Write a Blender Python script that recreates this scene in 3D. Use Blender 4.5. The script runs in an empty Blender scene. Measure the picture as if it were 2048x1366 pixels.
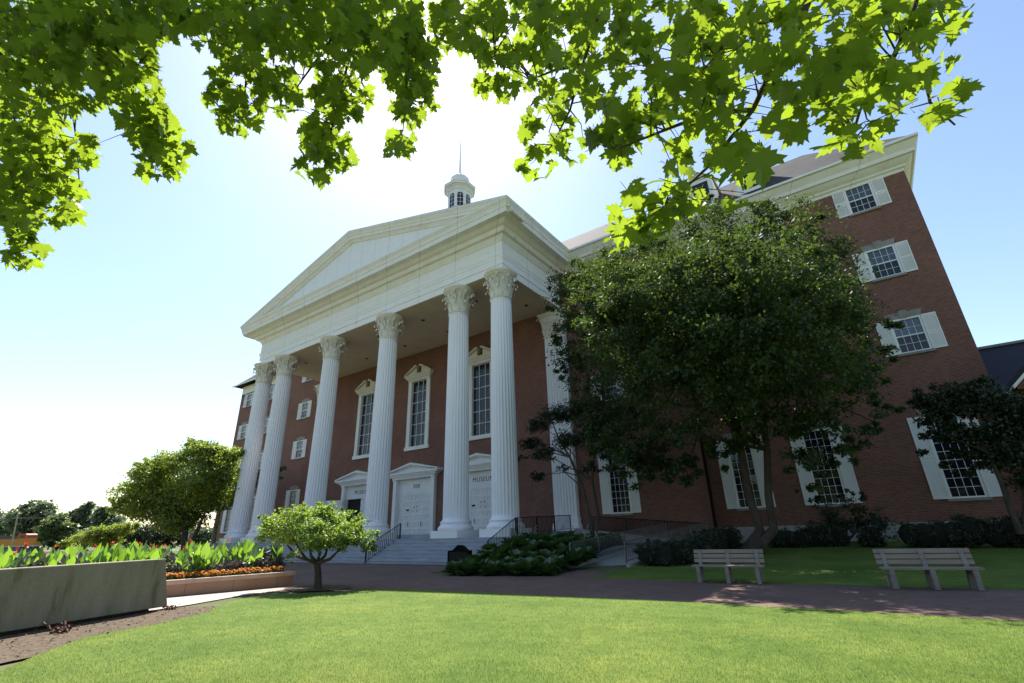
import bpy, math, random
import numpy as np
from mathutils import Vector, Matrix

random.seed(7)
RNG = np.random.default_rng(7)
rad = math.radians
scene = bpy.context.scene
COL = scene.collection

# ------------------------------------------------------------------ camera
F = 957.106                                    # focal length in pixels of a 2048 px wide frame
EYE = 1.55
CR = np.array([0.8119930774685329, 0.5830098175891631, -0.027691058806625285])
CU = np.array([0.23628987892981632, -0.2849728961534026, 0.9289550804927411])
CW = np.array([-0.533698730800921, 0.7608482115721853, 0.3691553381557597])
cam_d = bpy.data.cameras.new('camera')
cam_d.sensor_fit = 'HORIZONTAL'
cam_d.sensor_width = 36.0
cam_d.lens = 36.0 * F / 2048.0
cam_d.clip_start = 0.05
cam_d.clip_end = 3000
cam = bpy.data.objects.new('camera', cam_d)
COL.objects.link(cam)
m = Matrix.Identity(4)
for i in range(3):
    m[i][0] = CR[i]; m[i][1] = CU[i]; m[i][2] = -CW[i]
m[2][3] = EYE
cam.matrix_world = m
scene.camera = cam

# ------------------------------------------------------------------ sky, sun, exposure
SUN_AZ = -50.0      # degrees from +Y, towards +X positive
SUN_EL = 56.5
world = bpy.data.worlds.new('World')
scene.world = world
world.use_nodes = True
nt = world.node_tree
nt.nodes.clear()
wo = nt.nodes.new('ShaderNodeOutputWorld')
bg = nt.nodes.new('ShaderNodeBackground')
sky = nt.nodes.new('ShaderNodeTexSky')
sky.sky_type = 'NISHITA'
sky.sun_disc = False
sky.sun_elevation = rad(SUN_EL)
sky.sun_rotation = rad(SUN_AZ)
sky.altitude = 200
sky.air_density = 1.35
sky.dust_density = 0.8
sky.ozone_density = 1.0
bg.inputs['Strength'].default_value = 0.086
tint = nt.nodes.new('ShaderNodeMix'); tint.data_type = 'RGBA'; tint.blend_type = 'MULTIPLY'; tint.inputs[0].default_value = 1.0
tint.inputs[7].default_value = (0.98, 1.0, 1.045, 1)      # white balance of the sky
nt.links.new(sky.outputs[0], tint.inputs[6]); nt.links.new(tint.outputs[2], bg.inputs[0])
nt.links.new(bg.outputs[0], wo.inputs[0])
sun_d = bpy.data.lights.new('sun', 'SUN')
sun_d.energy = 5.0
sun_d.angle = rad(0.53)
sun_d.color = (1.0, 0.95, 0.87)
sun = bpy.data.objects.new('sun', sun_d)
COL.objects.link(sun)
sdir = Vector((math.sin(rad(SUN_AZ)) * math.cos(rad(SUN_EL)), math.cos(rad(SUN_AZ)) * math.cos(rad(SUN_EL)), math.sin(rad(SUN_EL))))
sun.rotation_euler = sdir.to_track_quat('Z', 'Y').to_euler()
sun.location = (0, 0, 60)
vs = scene.view_settings
vs.view_transform = 'Standard'
vs.look = 'None'
vs.exposure = 1.28
vs.gamma = 1.0
scene.cycles.max_bounces = 8
scene.cycles.transmission_bounces = 6
scene.cycles.diffuse_bounces = 4

# ------------------------------------------------------------------ geometry helpers
def W(u, v, d):
    """point at depth d along the view axis, on the sight line of pixel (u, v)"""
    return np.array([0, 0, EYE]) + (CW + CR * (u - 1024) / F - CU * (v - 683) / F) * d

def G(u, v, z=0.0):
    """point of height z on the sight line of pixel (u, v)"""
    r = CW + CR * (u - 1024) / F - CU * (v - 683) / F
    return np.array([0, 0, EYE]) + r * ((z - EYE) / r[2])

class MB:
    def __init__(s):
        s.v = []; s.f = []; s.mi = []; s.cur = 0
    def add(s, vs_, fs_):
        o = len(s.v)
        s.v.extend([tuple(map(float, p)) for p in vs_])
        for f in fs_:
            s.f.append(tuple(i + o for i in f)); s.mi.append(s.cur)
        return s
    def box(s, x0, x1, y0, y1, z0, z1):
        return s.add([(x0, y0, z0), (x1, y0, z0), (x1, y1, z0), (x0, y1, z0), (x0, y0, z1), (x1, y0, z1), (x1, y1, z1), (x0, y1, z1)],
                     [(3, 2, 1, 0), (4, 5, 6, 7), (0, 1, 5, 4), (1, 2, 6, 5), (2, 3, 7, 6), (3, 0, 4, 7)])
    def obox(s, c, ax, ay, az):
        """oriented box from centre and three half-axis vectors"""
        c, ax, ay, az = map(np.array, (c, ax, ay, az))
        P = [c + ax * i + ay * j + az * k for k in (-1, 1) for i, j in ((-1, -1), (1, -1), (1, 1), (-1, 1))]
        return s.add(P, [(3, 2, 1, 0), (4, 5, 6, 7), (0, 1, 5, 4), (1, 2, 6, 5), (2, 3, 7, 6), (3, 0, 4, 7)])
    def prism(s, poly, axis, a0, a1):
        """extrude a 2-D polygon along an axis; axis 'y' uses (x,z), 'x' uses (y,z), 'z' uses (x,y)"""
        def P(p, a):
            return {'y': (p[0], a, p[1]), 'x': (a, p[0], p[1]), 'z': (p[0], p[1], a)}[axis]
        n = len(poly)
        return s.add([P(p, a0) for p in poly] + [P(p, a1) for p in poly],
                     [tuple(range(n))[::-1], tuple(range(n, 2 * n))] + [(i, (i + 1) % n, n + (i + 1) % n, n + i) for i in range(n)])
    def lathe(s, prof, n=32, c=(0, 0, 0), cap=True, ang0=0.0):
        rows = []
        for r, z in prof:
            rows.append([(c[0] + r * math.cos(ang0 + 2 * math.pi * k / n), c[1] + r * math.sin(ang0 + 2 * math.pi * k / n), c[2] + z) for k in range(n)])
        vs_ = [p for row in rows for p in row]
        fs_ = [(i * n + k, i * n + (k + 1) % n, (i + 1) * n + (k + 1) % n, (i + 1) * n + k) for i in range(len(rows) - 1) for k in range(n)]
        if cap:
            fs_.append(tuple(range(n))[::-1]); fs_.append(tuple((len(rows) - 1) * n + k for k in range(n)))
        return s.add(vs_, fs_)
    def tube(s, pts, radii, n=6):
        pts = [np.array(p, float) for p in pts]
        rows = []
        up = np.array([0.13, 0.27, 0.95])
        for i, p in enumerate(pts):
            t = pts[min(i + 1, len(pts) - 1)] - pts[max(i - 1, 0)]
            t = t / (np.linalg.norm(t) + 1e-9)
            a = np.cross(t, up)
            if np.linalg.norm(a) < 0.2: a = np.cross(t, np.array([1.0, 0.1, 0]))
            a /= np.linalg.norm(a); b = np.cross(t, a)
            r = radii[i] if hasattr(radii, '__len__') else radii
            rows.append([p + r * (a * math.cos(2 * math.pi * k / n) + b * math.sin(2 * math.pi * k / n)) for k in range(n)])
        vs_ = [p for row in rows for p in row]
        fs_ = [(i * n + k, i * n + (k + 1) % n, (i + 1) * n + (k + 1) % n, (i + 1) * n + k) for i in range(len(rows) - 1) for k in range(n)]
        fs_.append(tuple(range(n))[::-1]); fs_.append(tuple((len(rows) - 1) * n + k for k in range(n)))
        return s.add(vs_, fs_)
    def sweep(s, path, prof, outward=1):
        """sweep a profile [(offset, z)] along an open 2-D path with mitred corners; offset goes to the right of travel (outward=1)"""
        path = [np.array(p, float) for p in path]
        rows = []
        for i, p in enumerate(path):
            d0 = path[i] - path[i - 1] if i > 0 else path[1] - path[0]
            d1 = path[i + 1] - path[i] if i < len(path) - 1 else path[i] - path[i - 1]
            d0 /= np.linalg.norm(d0); d1 /= np.linalg.norm(d1)
            n0 = np.array([d0[1], -d0[0]]) * outward; n1 = np.array([d1[1], -d1[0]]) * outward
            nn = n0 + n1; nn /= np.dot(nn, nn) / 2
            rows.append([(p[0] + nn[0] * o, p[1] + nn[1] * o, z) for o, z in prof])
        k = len(prof)
        vs_ = [p for row in rows for p in row]
        fs_ = [(i * k + j, (i + 1) * k + j, (i + 1) * k + (j + 1) % k, i * k + (j + 1) % k) for i in range(len(rows) - 1) for j in range(k)]
        fs_.append(tuple(range(k))); fs_.append(tuple((len(rows) - 1) * k + j for j in range(k))[::-1])
        return s.add(vs_, fs_)

def setp(o, label=None, cat=None, group=None, kind=None):
    if label: o['label'] = label
    if cat: o['category'] = cat
    if group: o['group'] = group
    if kind: o['kind'] = kind
    return o

def link(name, me, parent=None, loc=(0, 0, 0), rotz=0.0):
    o = bpy.data.objects.new(name, me)
    COL.objects.link(o)
    o.location = loc
    o.rotation_euler = (0, 0, rotz)
    if parent is not None: o.parent = parent
    return o

def build(name, mb, mat, parent=None, loc=(0, 0, 0), rotz=0.0, smooth=False, recalc=True, sharp=None):
    me = bpy.data.meshes.new(name)
    me.from_pydata(mb.v, [], mb.f)
    mats = mat if isinstance(mat, (list, tuple)) else [mat]
    for mm in mats: me.materials.append(mm)
    if len(mats) > 1:
        me.polygons.foreach_set('material_index', mb.mi)
    if recalc:
        import bmesh
        bm = bmesh.new(); bm.from_mesh(me)
        bmesh.ops.recalc_face_normals(bm, faces=bm.faces)
        bm.to_mesh(me); bm.free()
    if smooth:
        me.polygons.foreach_set('use_smooth', [True] * len(me.polygons))
        me.set_sharp_from_angle(angle=rad(sharp or 35))
    me.update()
    return link(name, me, parent, loc, rotz)

def empty(name, loc, label, cat, group=None, rotz=0.0):
    o = bpy.data.objects.new(name, None)
    COL.objects.link(o)
    o.location = loc; o.rotation_euler = (0, 0, rotz)
    o.empty_display_size = 0.3
    return setp(o, label, cat, group)

def mesh_np(name, verts, loops, starts, totals, mats, matidx=None, smooth=False):
    me = bpy.data.meshes.new(name)
    me.vertices.add(len(verts)); me.vertices.foreach_set('co', np.asarray(verts, np.float32).ravel())
    me.loops.add(len(loops)); me.loops.foreach_set('vertex_index', np.asarray(loops, np.int32))
    me.polygons.add(len(starts))
    me.polygons.foreach_set('loop_start', np.asarray(starts, np.int32))
    me.polygons.foreach_set('loop_total', np.asarray(totals, np.int32))
    for mm in (mats if isinstance(mats, (list, tuple)) else [mats]): me.materials.append(mm)
    if matidx is not None: me.polygons.foreach_set('material_index', np.asarray(matidx, np.int32))
    if smooth: me.polygons.foreach_set('use_smooth', [True] * len(starts))
    me.update(calc_edges=True)
    return me

def scatter_mesh(name, shape_v, shape_f, pos, ex, ey, ez, scale, mat, smooth=False):
    """one mesh holding a copy of a small shape at every position; ex, ey, ez are (N,3) axes"""
    shape_v = np.asarray(shape_v, float); N = len(pos); k = len(shape_v)
    V = (pos[:, None, :] + scale[:, None, None] * (ex[:, None, :] * shape_v[None, :, 0:1] + ey[:, None, :] * shape_v[None, :, 1:2] + ez[:, None, :] * shape_v[None, :, 2:3])).reshape(-1, 3)
    fl = np.concatenate([np.array(f) for f in shape_f]); tot1 = np.array([len(f) for f in shape_f])
    loops = (fl[None, :] + (np.arange(N) * k)[:, None]).ravel()
    tots = np.tile(tot1, N); starts = np.concatenate([[0], np.cumsum(tots)[:-1]])
    return mesh_np(name, V, loops, starts, tots, mat, smooth=smooth)

def frames(normal, tip):
    """axes with ez ~ normal and ey ~ tip direction"""
    n = normal / np.linalg.norm(normal, axis=1, keepdims=True)
    t = tip - n * np.sum(tip * n, axis=1, keepdims=True)
    t /= np.linalg.norm(t, axis=1, keepdims=True) + 1e-9
    return np.cross(t, n), t, n

def rvec(n):
    v = RNG.normal(size=(n, 3)); return v / np.linalg.norm(v, axis=1, keepdims=True)

# ------------------------------------------------------------------ materials
def newmat(name):
    mt = bpy.data.materials.new(name); mt.use_nodes = True
    t = mt.node_tree; t.nodes.clear()
    out = t.nodes.new('ShaderNodeOutputMaterial')
    b = t.nodes.new('ShaderNodeBsdfPrincipled')
    t.links.new(b.outputs[0], out.inputs[0])
    return mt, t, b, out

def N(t, typ, **kw):
    n = t.nodes.new(typ)
    for k, v in kw.items():
        if k.startswith('i_'):
            n.inputs[k[2:].replace('_', ' ')].default_value = v
        else: setattr(n, k, v)
    return n

def ramp(t, fac, stops):
    r = t.nodes.new('ShaderNodeValToRGB')
    e = r.color_ramp.elements
    while len(e) > 1: e.remove(e[-1])
    e[0].position, e[0].color = stops[0][0], (*stops[0][1], 1)
    for p, c in stops[1:]:
        x = e.new(p); x.color = (*c, 1)
    t.links.new(fac, r.inputs[0])
    return r

def mixc(t, fac, a, b, mode='MIX'):
    n = t.nodes.new('ShaderNodeMix'); n.data_type = 'RGBA'; n.blend_type = mode
    for sock, val in ((n.inputs[0], fac), (n.inputs[6], a), (n.inputs[7], b)):
        if hasattr(val, 'links'): t.links.new(val, sock)
        else: sock.default_value = val if not isinstance(val, tuple) else (*val, 1)
    return n.outputs[2]

def noisy(name, c0, c1, scale=3.0, rough=0.8, detail=6, bump=0.0, bscale=None, spec=0.3, stretch=(1, 1, 1)):
    mt, t, b, out = newmat(name)
    geo = N(t, 'ShaderNodeNewGeometry')
    mp = N(t, 'ShaderNodeMapping'); mp.inputs['Scale'].default_value = stretch
    t.links.new(geo.outputs['Position'], mp.inputs[0])
    n = N(t, 'ShaderNodeTexNoise', i_Scale=scale, i_Detail=detail, i_Roughness=0.6)
    t.links.new(mp.outputs[0], n.inputs['Vector'])
    r = ramp(t, n.outputs[0], [(0.3, c0), (0.72, c1)])
    t.links.new(r.outputs[0], b.inputs['Base Color'])
    b.inputs['Roughness'].default_value = rough
    b.inputs['Specular IOR Level'].default_value = spec
    if bump:
        n2 = N(t, 'ShaderNodeTexNoise', i_Scale=bscale or scale * 4, i_Detail=4)
        t.links.new(mp.outputs[0], n2.inputs['Vector'])
        bp = N(t, 'ShaderNodeBump', i_Strength=bump, i_Distance=0.03)
        t.links.new(n2.outputs[0], bp.inputs['Height']); t.links.new(bp.outputs[0], b.inputs['Normal'])
    return mt

def brickmat(name, c1, c2, mortar, bw, bh, msize, horizontal=False, rough=0.9, tint=(0.6, 1.15), bump=0.3):
    mt, t, b, out = newmat(name)
    geo = N(t, 'ShaderNodeNewGeometry')
    sp = N(t, 'ShaderNodeSeparateXYZ'); t.links.new(geo.outputs['Position'], sp.inputs[0])
    cb = N(t, 'ShaderNodeCombineXYZ')
    if horizontal:
        t.links.new(sp.outputs[0], cb.inputs[0]); t.links.new(sp.outputs[1], cb.inputs[1])
    else:
        ad = N(t, 'ShaderNodeMath', operation='ADD'); t.links.new(sp.outputs[0], ad.inputs[0]); t.links.new(sp.outputs[1], ad.inputs[1])
        t.links.new(ad.outputs[0], cb.inputs[0]); t.links.new(sp.outputs[2], cb.inputs[1])
    br = N(t, 'ShaderNodeTexBrick')
    br.inputs['Color1'].default_value = (*c1, 1); br.inputs['Color2'].default_value = (*c2, 1); br.inputs['Mortar'].default_value = (*mortar, 1)
    br.inputs['Scale'].default_value = 1.0; br.inputs['Mortar Size'].default_value = msize; br.inputs['Mortar Smooth'].default_value = 0.2
    br.inputs['Brick Width'].default_value = bw; br.inputs['Row Height'].default_value = bh; br.inputs['Bias'].default_value = -0.1
    t.links.new(cb.outputs[0], br.inputs['Vector'])
    n = N(t, 'ShaderNodeTexNoise', i_Scale=0.35, i_Detail=7, i_Roughness=0.65); t.links.new(geo.outputs['Position'], n.inputs['Vector'])
    r = ramp(t, n.outputs[0], [(0.3, (tint[0],) * 3), (0.75, (tint[1],) * 3)])
    c = mixc(t, 1.0, br.outputs['Color'], r.outputs[0], 'MULTIPLY')
    t.links.new(c, b.inputs['Base Color'])
    b.inputs['Roughness'].default_value = rough; b.inputs['Specular IOR Level'].default_value = 0.2
    bp = N(t, 'ShaderNodeBump', i_Strength=bump, i_Distance=0.01)
    t.links.new(br.outputs['Fac'], bp.inputs['Height']); bp.invert = True
    t.links.new(bp.outputs[0], b.inputs['Normal'])
    return mt

def leafmat(name, dark, light, tr, trans=0.45, gloss=0.06, rough=0.45):
    mt = bpy.data.materials.new(name); mt.use_nodes = True
    t = mt.node_tree; t.nodes.clear()
    out = t.nodes.new('ShaderNodeOutputMaterial')
    geo = N(t, 'ShaderNodeNewGeometry')
    r = ramp(t, geo.outputs['Random Per Island'], [(0.0, dark), (1.0, light)])
    df = N(t, 'ShaderNodeBsdfDiffuse'); t.links.new(r.outputs[0], df.inputs[0])
    ts = N(t, 'ShaderNodeBsdfTranslucent')
    c = mixc(t, 0.75, r.outputs[0], tr); t.links.new(c, ts.inputs[0])
    m1 = N(t, 'ShaderNodeMixShader'); m1.inputs[0].default_value = trans
    t.links.new(df.outputs[0], m1.inputs[1]); t.links.new(ts.outputs[0], m1.inputs[2])
    gl = N(t, 'ShaderNodeBsdfGlossy'); gl.inputs['Roughness'].default_value = rough
    gl.inputs['Color'].default_value = (1, 1, 1, 1)
    m2 = N(t, 'ShaderNodeMixShader'); m2.inputs[0].default_value = gloss
    t.links.new(m1.outputs[0], m2.inputs[1]); t.links.new(gl.outputs[0], m2.inputs[2])
    t.links.new(m2.outputs[0], out.inputs[0])
    return mt

def panelmat(name, base, stain, joint, pitch, axis_sum=True):
    """painted or cast panels with vertical joints every `pitch` metres and streaky weathering"""
    mt, t, b, out = newmat(name)
    geo = N(t, 'ShaderNodeNewGeometry')
    sp = N(t, 'ShaderNodeSeparateXYZ'); t.links.new(geo.outputs['Position'], sp.inputs[0])
    ad = N(t, 'ShaderNodeMath', operation='ADD'); t.links.new(sp.outputs[0], ad.inputs[0]); t.links.new(sp.outputs[1], ad.inputs[1])
    of = N(t, 'ShaderNodeMath', operation='ADD'); t.links.new(ad.outputs[0], of.inputs[0]); of.inputs[1].default_value = 5.70
    md = N(t, 'ShaderNodeMath', operation='PINGPONG'); t.links.new(of.outputs[0], md.inputs[0]); md.inputs[1].default_value = pitch / 2
    lt = N(t, 'ShaderNodeMath', operation='LESS_THAN'); t.links.new(md.outputs[0], lt.inputs[0]); lt.inputs[1].default_value = 0.016
    mp = N(t, 'ShaderNodeMapping'); mp.inputs['Scale'].default_value = (1.2, 1.2, 3.0); t.links.new(geo.outputs['Position'], mp.inputs[0])
    n = N(t, 'ShaderNodeTexNoise', i_Scale=1.0, i_Detail=8, i_Roughness=0.7); t.links.new(mp.outputs[0], n.inputs['Vector'])
    r = ramp(t, n.outputs[0], [(0.28, stain), (0.55, base)])
    n3 = N(t, 'ShaderNodeTexNoise', i_Scale=0.9, i_Detail=9, i_Roughness=0.72); t.links.new(mp.outputs[0], n3.inputs['Vector'])
    r3 = ramp(t, n3.outputs[0], [(0.60, (0, 0, 0)), (0.72, (0.55, 0.55, 0.55))])
    c0_ = mixc(t, r3.outputs[0], r.outputs[0], tuple(x * .55 for x in stain))
    c = mixc(t, lt.outputs[0], c0_, joint)
    t.links.new(c, b.inputs['Base Color']); b.inputs['Roughness'].default_value = 0.75; b.inputs['Specular IOR Level'].default_value = 0.25
    return mt

def plain(name, c, rough=0.6, metal=0.0, spec=0.4):
    mt, t, b, out = newmat(name)
    b.inputs['Base Color'].default_value = (*c, 1); b.inputs['Roughness'].default_value = rough
    b.inputs['Metallic'].default_value = metal; b.inputs['Specular IOR Level'].default_value = spec
    return mt

M = {}
M['brick'] = brickmat('red_brick', (0.24, 0.088, 0.058), (0.13, 0.052, 0.037), (0.24, 0.175, 0.145), 0.215, 0.072, 0.011, tint=(0.78, 1.12))
M['paver'] = brickmat('brick_paver', (0.19, 0.118, 0.092), (0.135, 0.085, 0.068), (0.10, 0.08, 0.075), 0.21, 0.105, 0.006, horizontal=True, tint=(0.75, 1.2))
M['walk'] = brickmat('pale_paver', (0.46, 0.36, 0.31), (0.40, 0.31, 0.27), (0.3, 0.25, 0.22), 0.6, 0.6, 0.008, horizontal=True, tint=(0.8, 1.15))
M['white'] = noisy('white_paint', (0.72, 0.72, 0.70), (0.82, 0.82, 0.80), 1.3, 0.55, stretch=(1, 1, 0.4))
M['column'] = noisy('column_paint', (0.75, 0.74, 0.76), (0.83, 0.82, 0.835), 0.8, 0.6, stretch=(1, 1, 0.15))
M['cream'] = panelmat('cast_cornice', (0.80, 0.785, 0.75), (0.72, 0.675, 0.60), (0.42, 0.36, 0.29), 3.817)
M['panel'] = panelmat('white_panel', (0.80, 0.80, 0.79), (0.73, 0.72, 0.70), (0.45, 0.45, 0.47), 3.817)
M['tympanum'] = panelmat('tympanum_panel', (0.80, 0.81, 0.82), (0.74, 0.75, 0.76), (0.48, 0.5, 0.54), 1.75)
M['soffit'] = noisy('tan_soffit', (0.56, 0.44, 0.33), (0.64, 0.51, 0.39), 0.7, 0.9)
M['stone'] = noisy('grey_stone', (0.21, 0.20, 0.18), (0.32, 0.30, 0.265), 2.0, 0.9, bump=0.1)
M['step'] = noisy('granite_step', (0.26, 0.28, 0.31), (0.40, 0.42, 0.45), 2.5, 0.8, bump=0.05, stretch=(0.4, 2, 2))
M['concrete'] = noisy('concrete', (0.30, 0.29, 0.26), (0.42, 0.40, 0.36), 1.5, 0.92, bump=0.15, bscale=40)
M['slate'] = brickmat('roof_shingle', (0.055, 0.053, 0.056), (0.038, 0.037, 0.040), (0.05, 0.05, 0.05), 0.35, 0.16, 0.012, tint=(0.7, 1.25))
M['darkroof'] = noisy('dark_roof', (0.012, 0.014, 0.022), (0.02, 0.022, 0.032), 3, 0.7)
M['glass'] = plain('window_glass', (0.010, 0.012, 0.020), 0.07, 0.0, 0.45)
M['glass_sky'] = plain('sky_reflection_glass', (0.045, 0.062, 0.09), 0.10, 0.0, 0.8)  # paler blue base colour paints in sky reflected by the upper sashes
M['dark'] = plain('unlit_interior', (0.012, 0.012, 0.012), 0.8)
M['iron'] = plain('dark_iron', (0.018, 0.018, 0.019), 0.5, 0.6)
M['rail'] = plain('grey_rail', (0.16, 0.15, 0.14), 0.55, 0.3)
M['brass'] = plain('dark_hardware', (0.03, 0.028, 0.025), 0.45, 0.5)
M['letter'] = plain('dark_lettering', (0.06, 0.06, 0.07), 0.6)
M['blackpaint'] = plain('black_paint', (0.005, 0.005, 0.006), 0.8, 0.0, 0.1)
M['bark'] = noisy('bark', (0.045, 0.034, 0.026), (0.10, 0.08, 0.062), 6, 0.95, bump=0.6, bscale=18, stretch=(1, 1, 0.3))
M['palebark'] = noisy('pale_bark', (0.22, 0.19, 0.14), (0.42, 0.38, 0.30), 4, 0.9, bump=0.3)
M['slat'] = noisy('weathered_slat', (0.22, 0.165, 0.13), (0.32, 0.245, 0.195), 3, 0.8, stretch=(0.3, 3, 3))
M['benchleg'] = noisy('bench_concrete', (0.19, 0.165, 0.14), (0.28, 0.25, 0.22), 6, 0.9)
M['planter'] = brickmat('planter_stone', (0.40, 0.255, 0.165), (0.34, 0.21, 0.135), (0.2, 0.14, 0.1), 1.6, 0.9, 0.012, tint=(0.7, 1.15))
M['plantercap'] = noisy('planter_cap', (0.35, 0.26, 0.20), (0.48, 0.37, 0.29), 2.5, 0.85, bump=0.1)
M['soil'] = noisy('soil', (0.02, 0.016, 0.010), (0.05, 0.038, 0.026), 8, 1.0, bump=0.5)
M['mulch'] = noisy('mulch', (0.055, 0.040, 0.027), (0.165, 0.122, 0.082), 9, 1.0, bump=1.0, bscale=45)
M['bark_chip'] = noisy('bark_chip', (0.06, 0.03, 0.02), (0.14, 0.075, 0.05), 12, 1.0)
M['ground'] = noisy('ground_cover', (0.06, 0.075, 0.025), (0.12, 0.13, 0.05), 0.15, 1.0)
M['road'] = noisy('asphalt', (0.10, 0.10, 0.105), (0.14, 0.14, 0.14), 1.5, 0.9)
M['trainbody'] = plain('train_orange', (0.50, 0.19, 0.02), 0.5)
M['trainroof'] = plain('train_roof', (0.06, 0.06, 0.065), 0.5)
M['trainlow'] = plain('train_underframe', (0.11, 0.11, 0.115), 0.7)
M['trainstripe'] = plain('train_red', (0.40, 0.08, 0.03), 0.5)
M['lampwhite'] = plain('lamp_lens', (0.75, 0.75, 0.7), 0.3)

M['maple'] = leafmat('maple_leaf', (0.010, 0.030, 0.004), (0.034, 0.066, 0.009), (0.43, 0.60, 0.032), trans=0.52, gloss=0.035, rough=0.4)
M['pear'] = leafmat('pear_leaf', (0.012, 0.030, 0.008), (0.034, 0.064, 0.015), (0.15, 0.23, 0.03), trans=0.32, gloss=0.028, rough=0.45)
M['yellowgreen'] = leafmat('yellow_green_leaf', (0.08, 0.135, 0.018), (0.17, 0.225, 0.03), (0.42, 0.54, 0.05), trans=0.45, gloss=0.04)
M['midgreen'] = leafmat('mid_green_leaf', (0.045, 0.075, 0.022), (0.085, 0.125, 0.035), (0.22, 0.30, 0.06), trans=0.35, gloss=0.06)
M['bushleaf'] = leafmat('bush_leaf', (0.05, 0.10, 0.014), (0.11, 0.18, 0.03), (0.38, 0.55, 0.05), trans=0.5, gloss=0.05)
M['hedge'] = leafmat('hedge_leaf', (0.014, 0.026, 0.010), (0.03, 0.05, 0.018), (0.06, 0.10, 0.02), trans=0.2, gloss=0.04)
M['hosta'] = leafmat('hosta_leaf', (0.03, 0.07, 0.016), (0.07, 0.13, 0.03), (0.13, 0.22, 0.04), trans=0.25, gloss=0.06)
M['farleaf'] = leafmat('far_leaf', (0.06, 0.095, 0.05), (0.11, 0.15, 0.075), (0.2, 0.27, 0.1), trans=0.35, gloss=0.06)
M['canna'] = leafmat('canna_leaf', (0.06, 0.14, 0.016), (0.11, 0.22, 0.03), (0.33, 0.58, 0.04), trans=0.45, gloss=0.07)
M['purpleleaf'] = leafmat('purple_leaf', (0.045, 0.05, 0.04), (0.10, 0.085, 0.085), (0.12, 0.10, 0.08), trans=0.2, gloss=0.08)
M['red'] = leafmat('red_petal', (0.42, 0.03, 0.012), (0.62, 0.07, 0.03), (0.7, 0.08, 0.03), trans=0.3, gloss=0.03)
M['orange'] = leafmat('orange_petal', (0.55, 0.17, 0.008), (0.78, 0.32, 0.015), (0.8, 0.3, 0.01), trans=0.3, gloss=0.02)
M['lilac'] = leafmat('pale_petal', (0.3, 0.26, 0.33), (0.45, 0.4, 0.46), (0.4, 0.36, 0.4), trans=0.3, gloss=0.02)
M['grassblade'] = leafmat('grass_blade', (0.062, 0.105, 0.016), (0.150, 0.195, 0.036), (0.27, 0.36, 0.045), trans=0.35, gloss=0.05)

# mown lawn
mt, t, b, out = newmat('mown_lawn')
geo = N(t, 'ShaderNodeNewGeometry')
n1 = N(t, 'ShaderNodeTexNoise', i_Scale=0.55, i_Detail=5, i_Roughness=0.6); t.links.new(geo.outputs['Position'], n1.inputs['Vector'])
n2 = N(t, 'ShaderNodeTexNoise', i_Scale=34.0, i_Detail=5, i_Roughness=0.75); t.links.new(geo.outputs['Position'], n2.inputs['Vector'])
r1 = ramp(t, n1.outputs[0], [(0.3, (0.085, 0.14, 0.024)), (0.7, (0.15, 0.20, 0.042))])
r2 = ramp(t, n2.outputs[0], [(0.25, (0.45, 0.5, 0.4)), (0.5, (0.95, 1, 0.9)), (0.8, (1.45, 1.35, 1.3))])
c = mixc(t, 1.0, r1.outputs[0], r2.outputs[0], 'MULTIPLY')
t.links.new(c, b.inputs['Base Color']); b.inputs['Roughness'].default_value = 0.9; b.inputs['Specular IOR Level'].default_value = 0.15
bp = N(t, 'ShaderNodeBump', i_Strength=0.8, i_Distance=0.03); t.links.new(n2.outputs[0], bp.inputs['Height']); t.links.new(bp.outputs[0], b.inputs['Normal'])
M['lawn'] = mt
def patchy(mt_):
    t = mt_.node_tree
    geo = N(t, 'ShaderNodeNewGeometry')
    a_ = N(t, 'ShaderNodeTexNoise', i_Scale=0.42, i_Detail=6, i_Roughness=0.62); t.links.new(geo.outputs['Position'], a_.inputs['Vector'])
    b_ = N(t, 'ShaderNodeTexNoise', i_Scale=3.2, i_Detail=4, i_Roughness=0.6); t.links.new(geo.outputs['Position'], b_.inputs['Vector'])
    ra = ramp(t, a_.outputs[0], [(0.32, (0.78, 0.85, 0.82)), (0.5, (1.0, 1.0, 1.0)), (0.70, (1.28, 1.12, 1.2))])
    rb = ramp(t, b_.outputs[0], [(0.3, (0.80, 0.86, 0.8)), (0.7, (1.18, 1.10, 1.1))])
    for nd in [n for n in t.nodes if n.type in ('BSDF_DIFFUSE', 'BSDF_TRANSLUCENT', 'BSDF_PRINCIPLED')]:
        src = nd.inputs[0].links[0].from_socket
        c1 = mixc(t, 1.0, src, ra.outputs[0], 'MULTIPLY'); c2 = mixc(t, 1.0, c1, rb.outputs[0], 'MULTIPLY')
        t.links.new(c2, nd.inputs[0])
patchy(M['lawn']); patchy(M['grassblade'])

# stained concrete of the low wall
mt, t, b, out = newmat('stained_concrete')
geo = N(t, 'ShaderNodeNewGeometry')
mp = N(t, 'ShaderNodeMapping'); mp.inputs['Scale'].default_value = (1.5, 1.5, 0.3); t.links.new(geo.outputs['Position'], mp.inputs[0])
n1 = N(t, 'ShaderNodeTexNoise', i_Scale=1.5, i_Detail=8, i_Roughness=0.62); t.links.new(mp.outputs[0], n1.inputs['Vector'])
n2 = N(t, 'ShaderNodeTexNoise', i_Scale=30, i_Detail=6, i_Roughness=0.7); t.links.new(geo.outputs['Position'], n2.inputs['Vector'])
r1 = ramp(t, n1.outputs[0], [(0.33, (0.10, 0.105, 0.058)), (0.45, (0.245, 0.22, 0.155)), (0.7, (0.32, 0.285, 0.215))])
r2 = ramp(t, n2.outputs[0], [(0.3, (0.82,) * 3), (0.7, (1.12,) * 3)])
c = mixc(t, 1.0, r1.outputs[0], r2.outputs[0], 'MULTIPLY')
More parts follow.
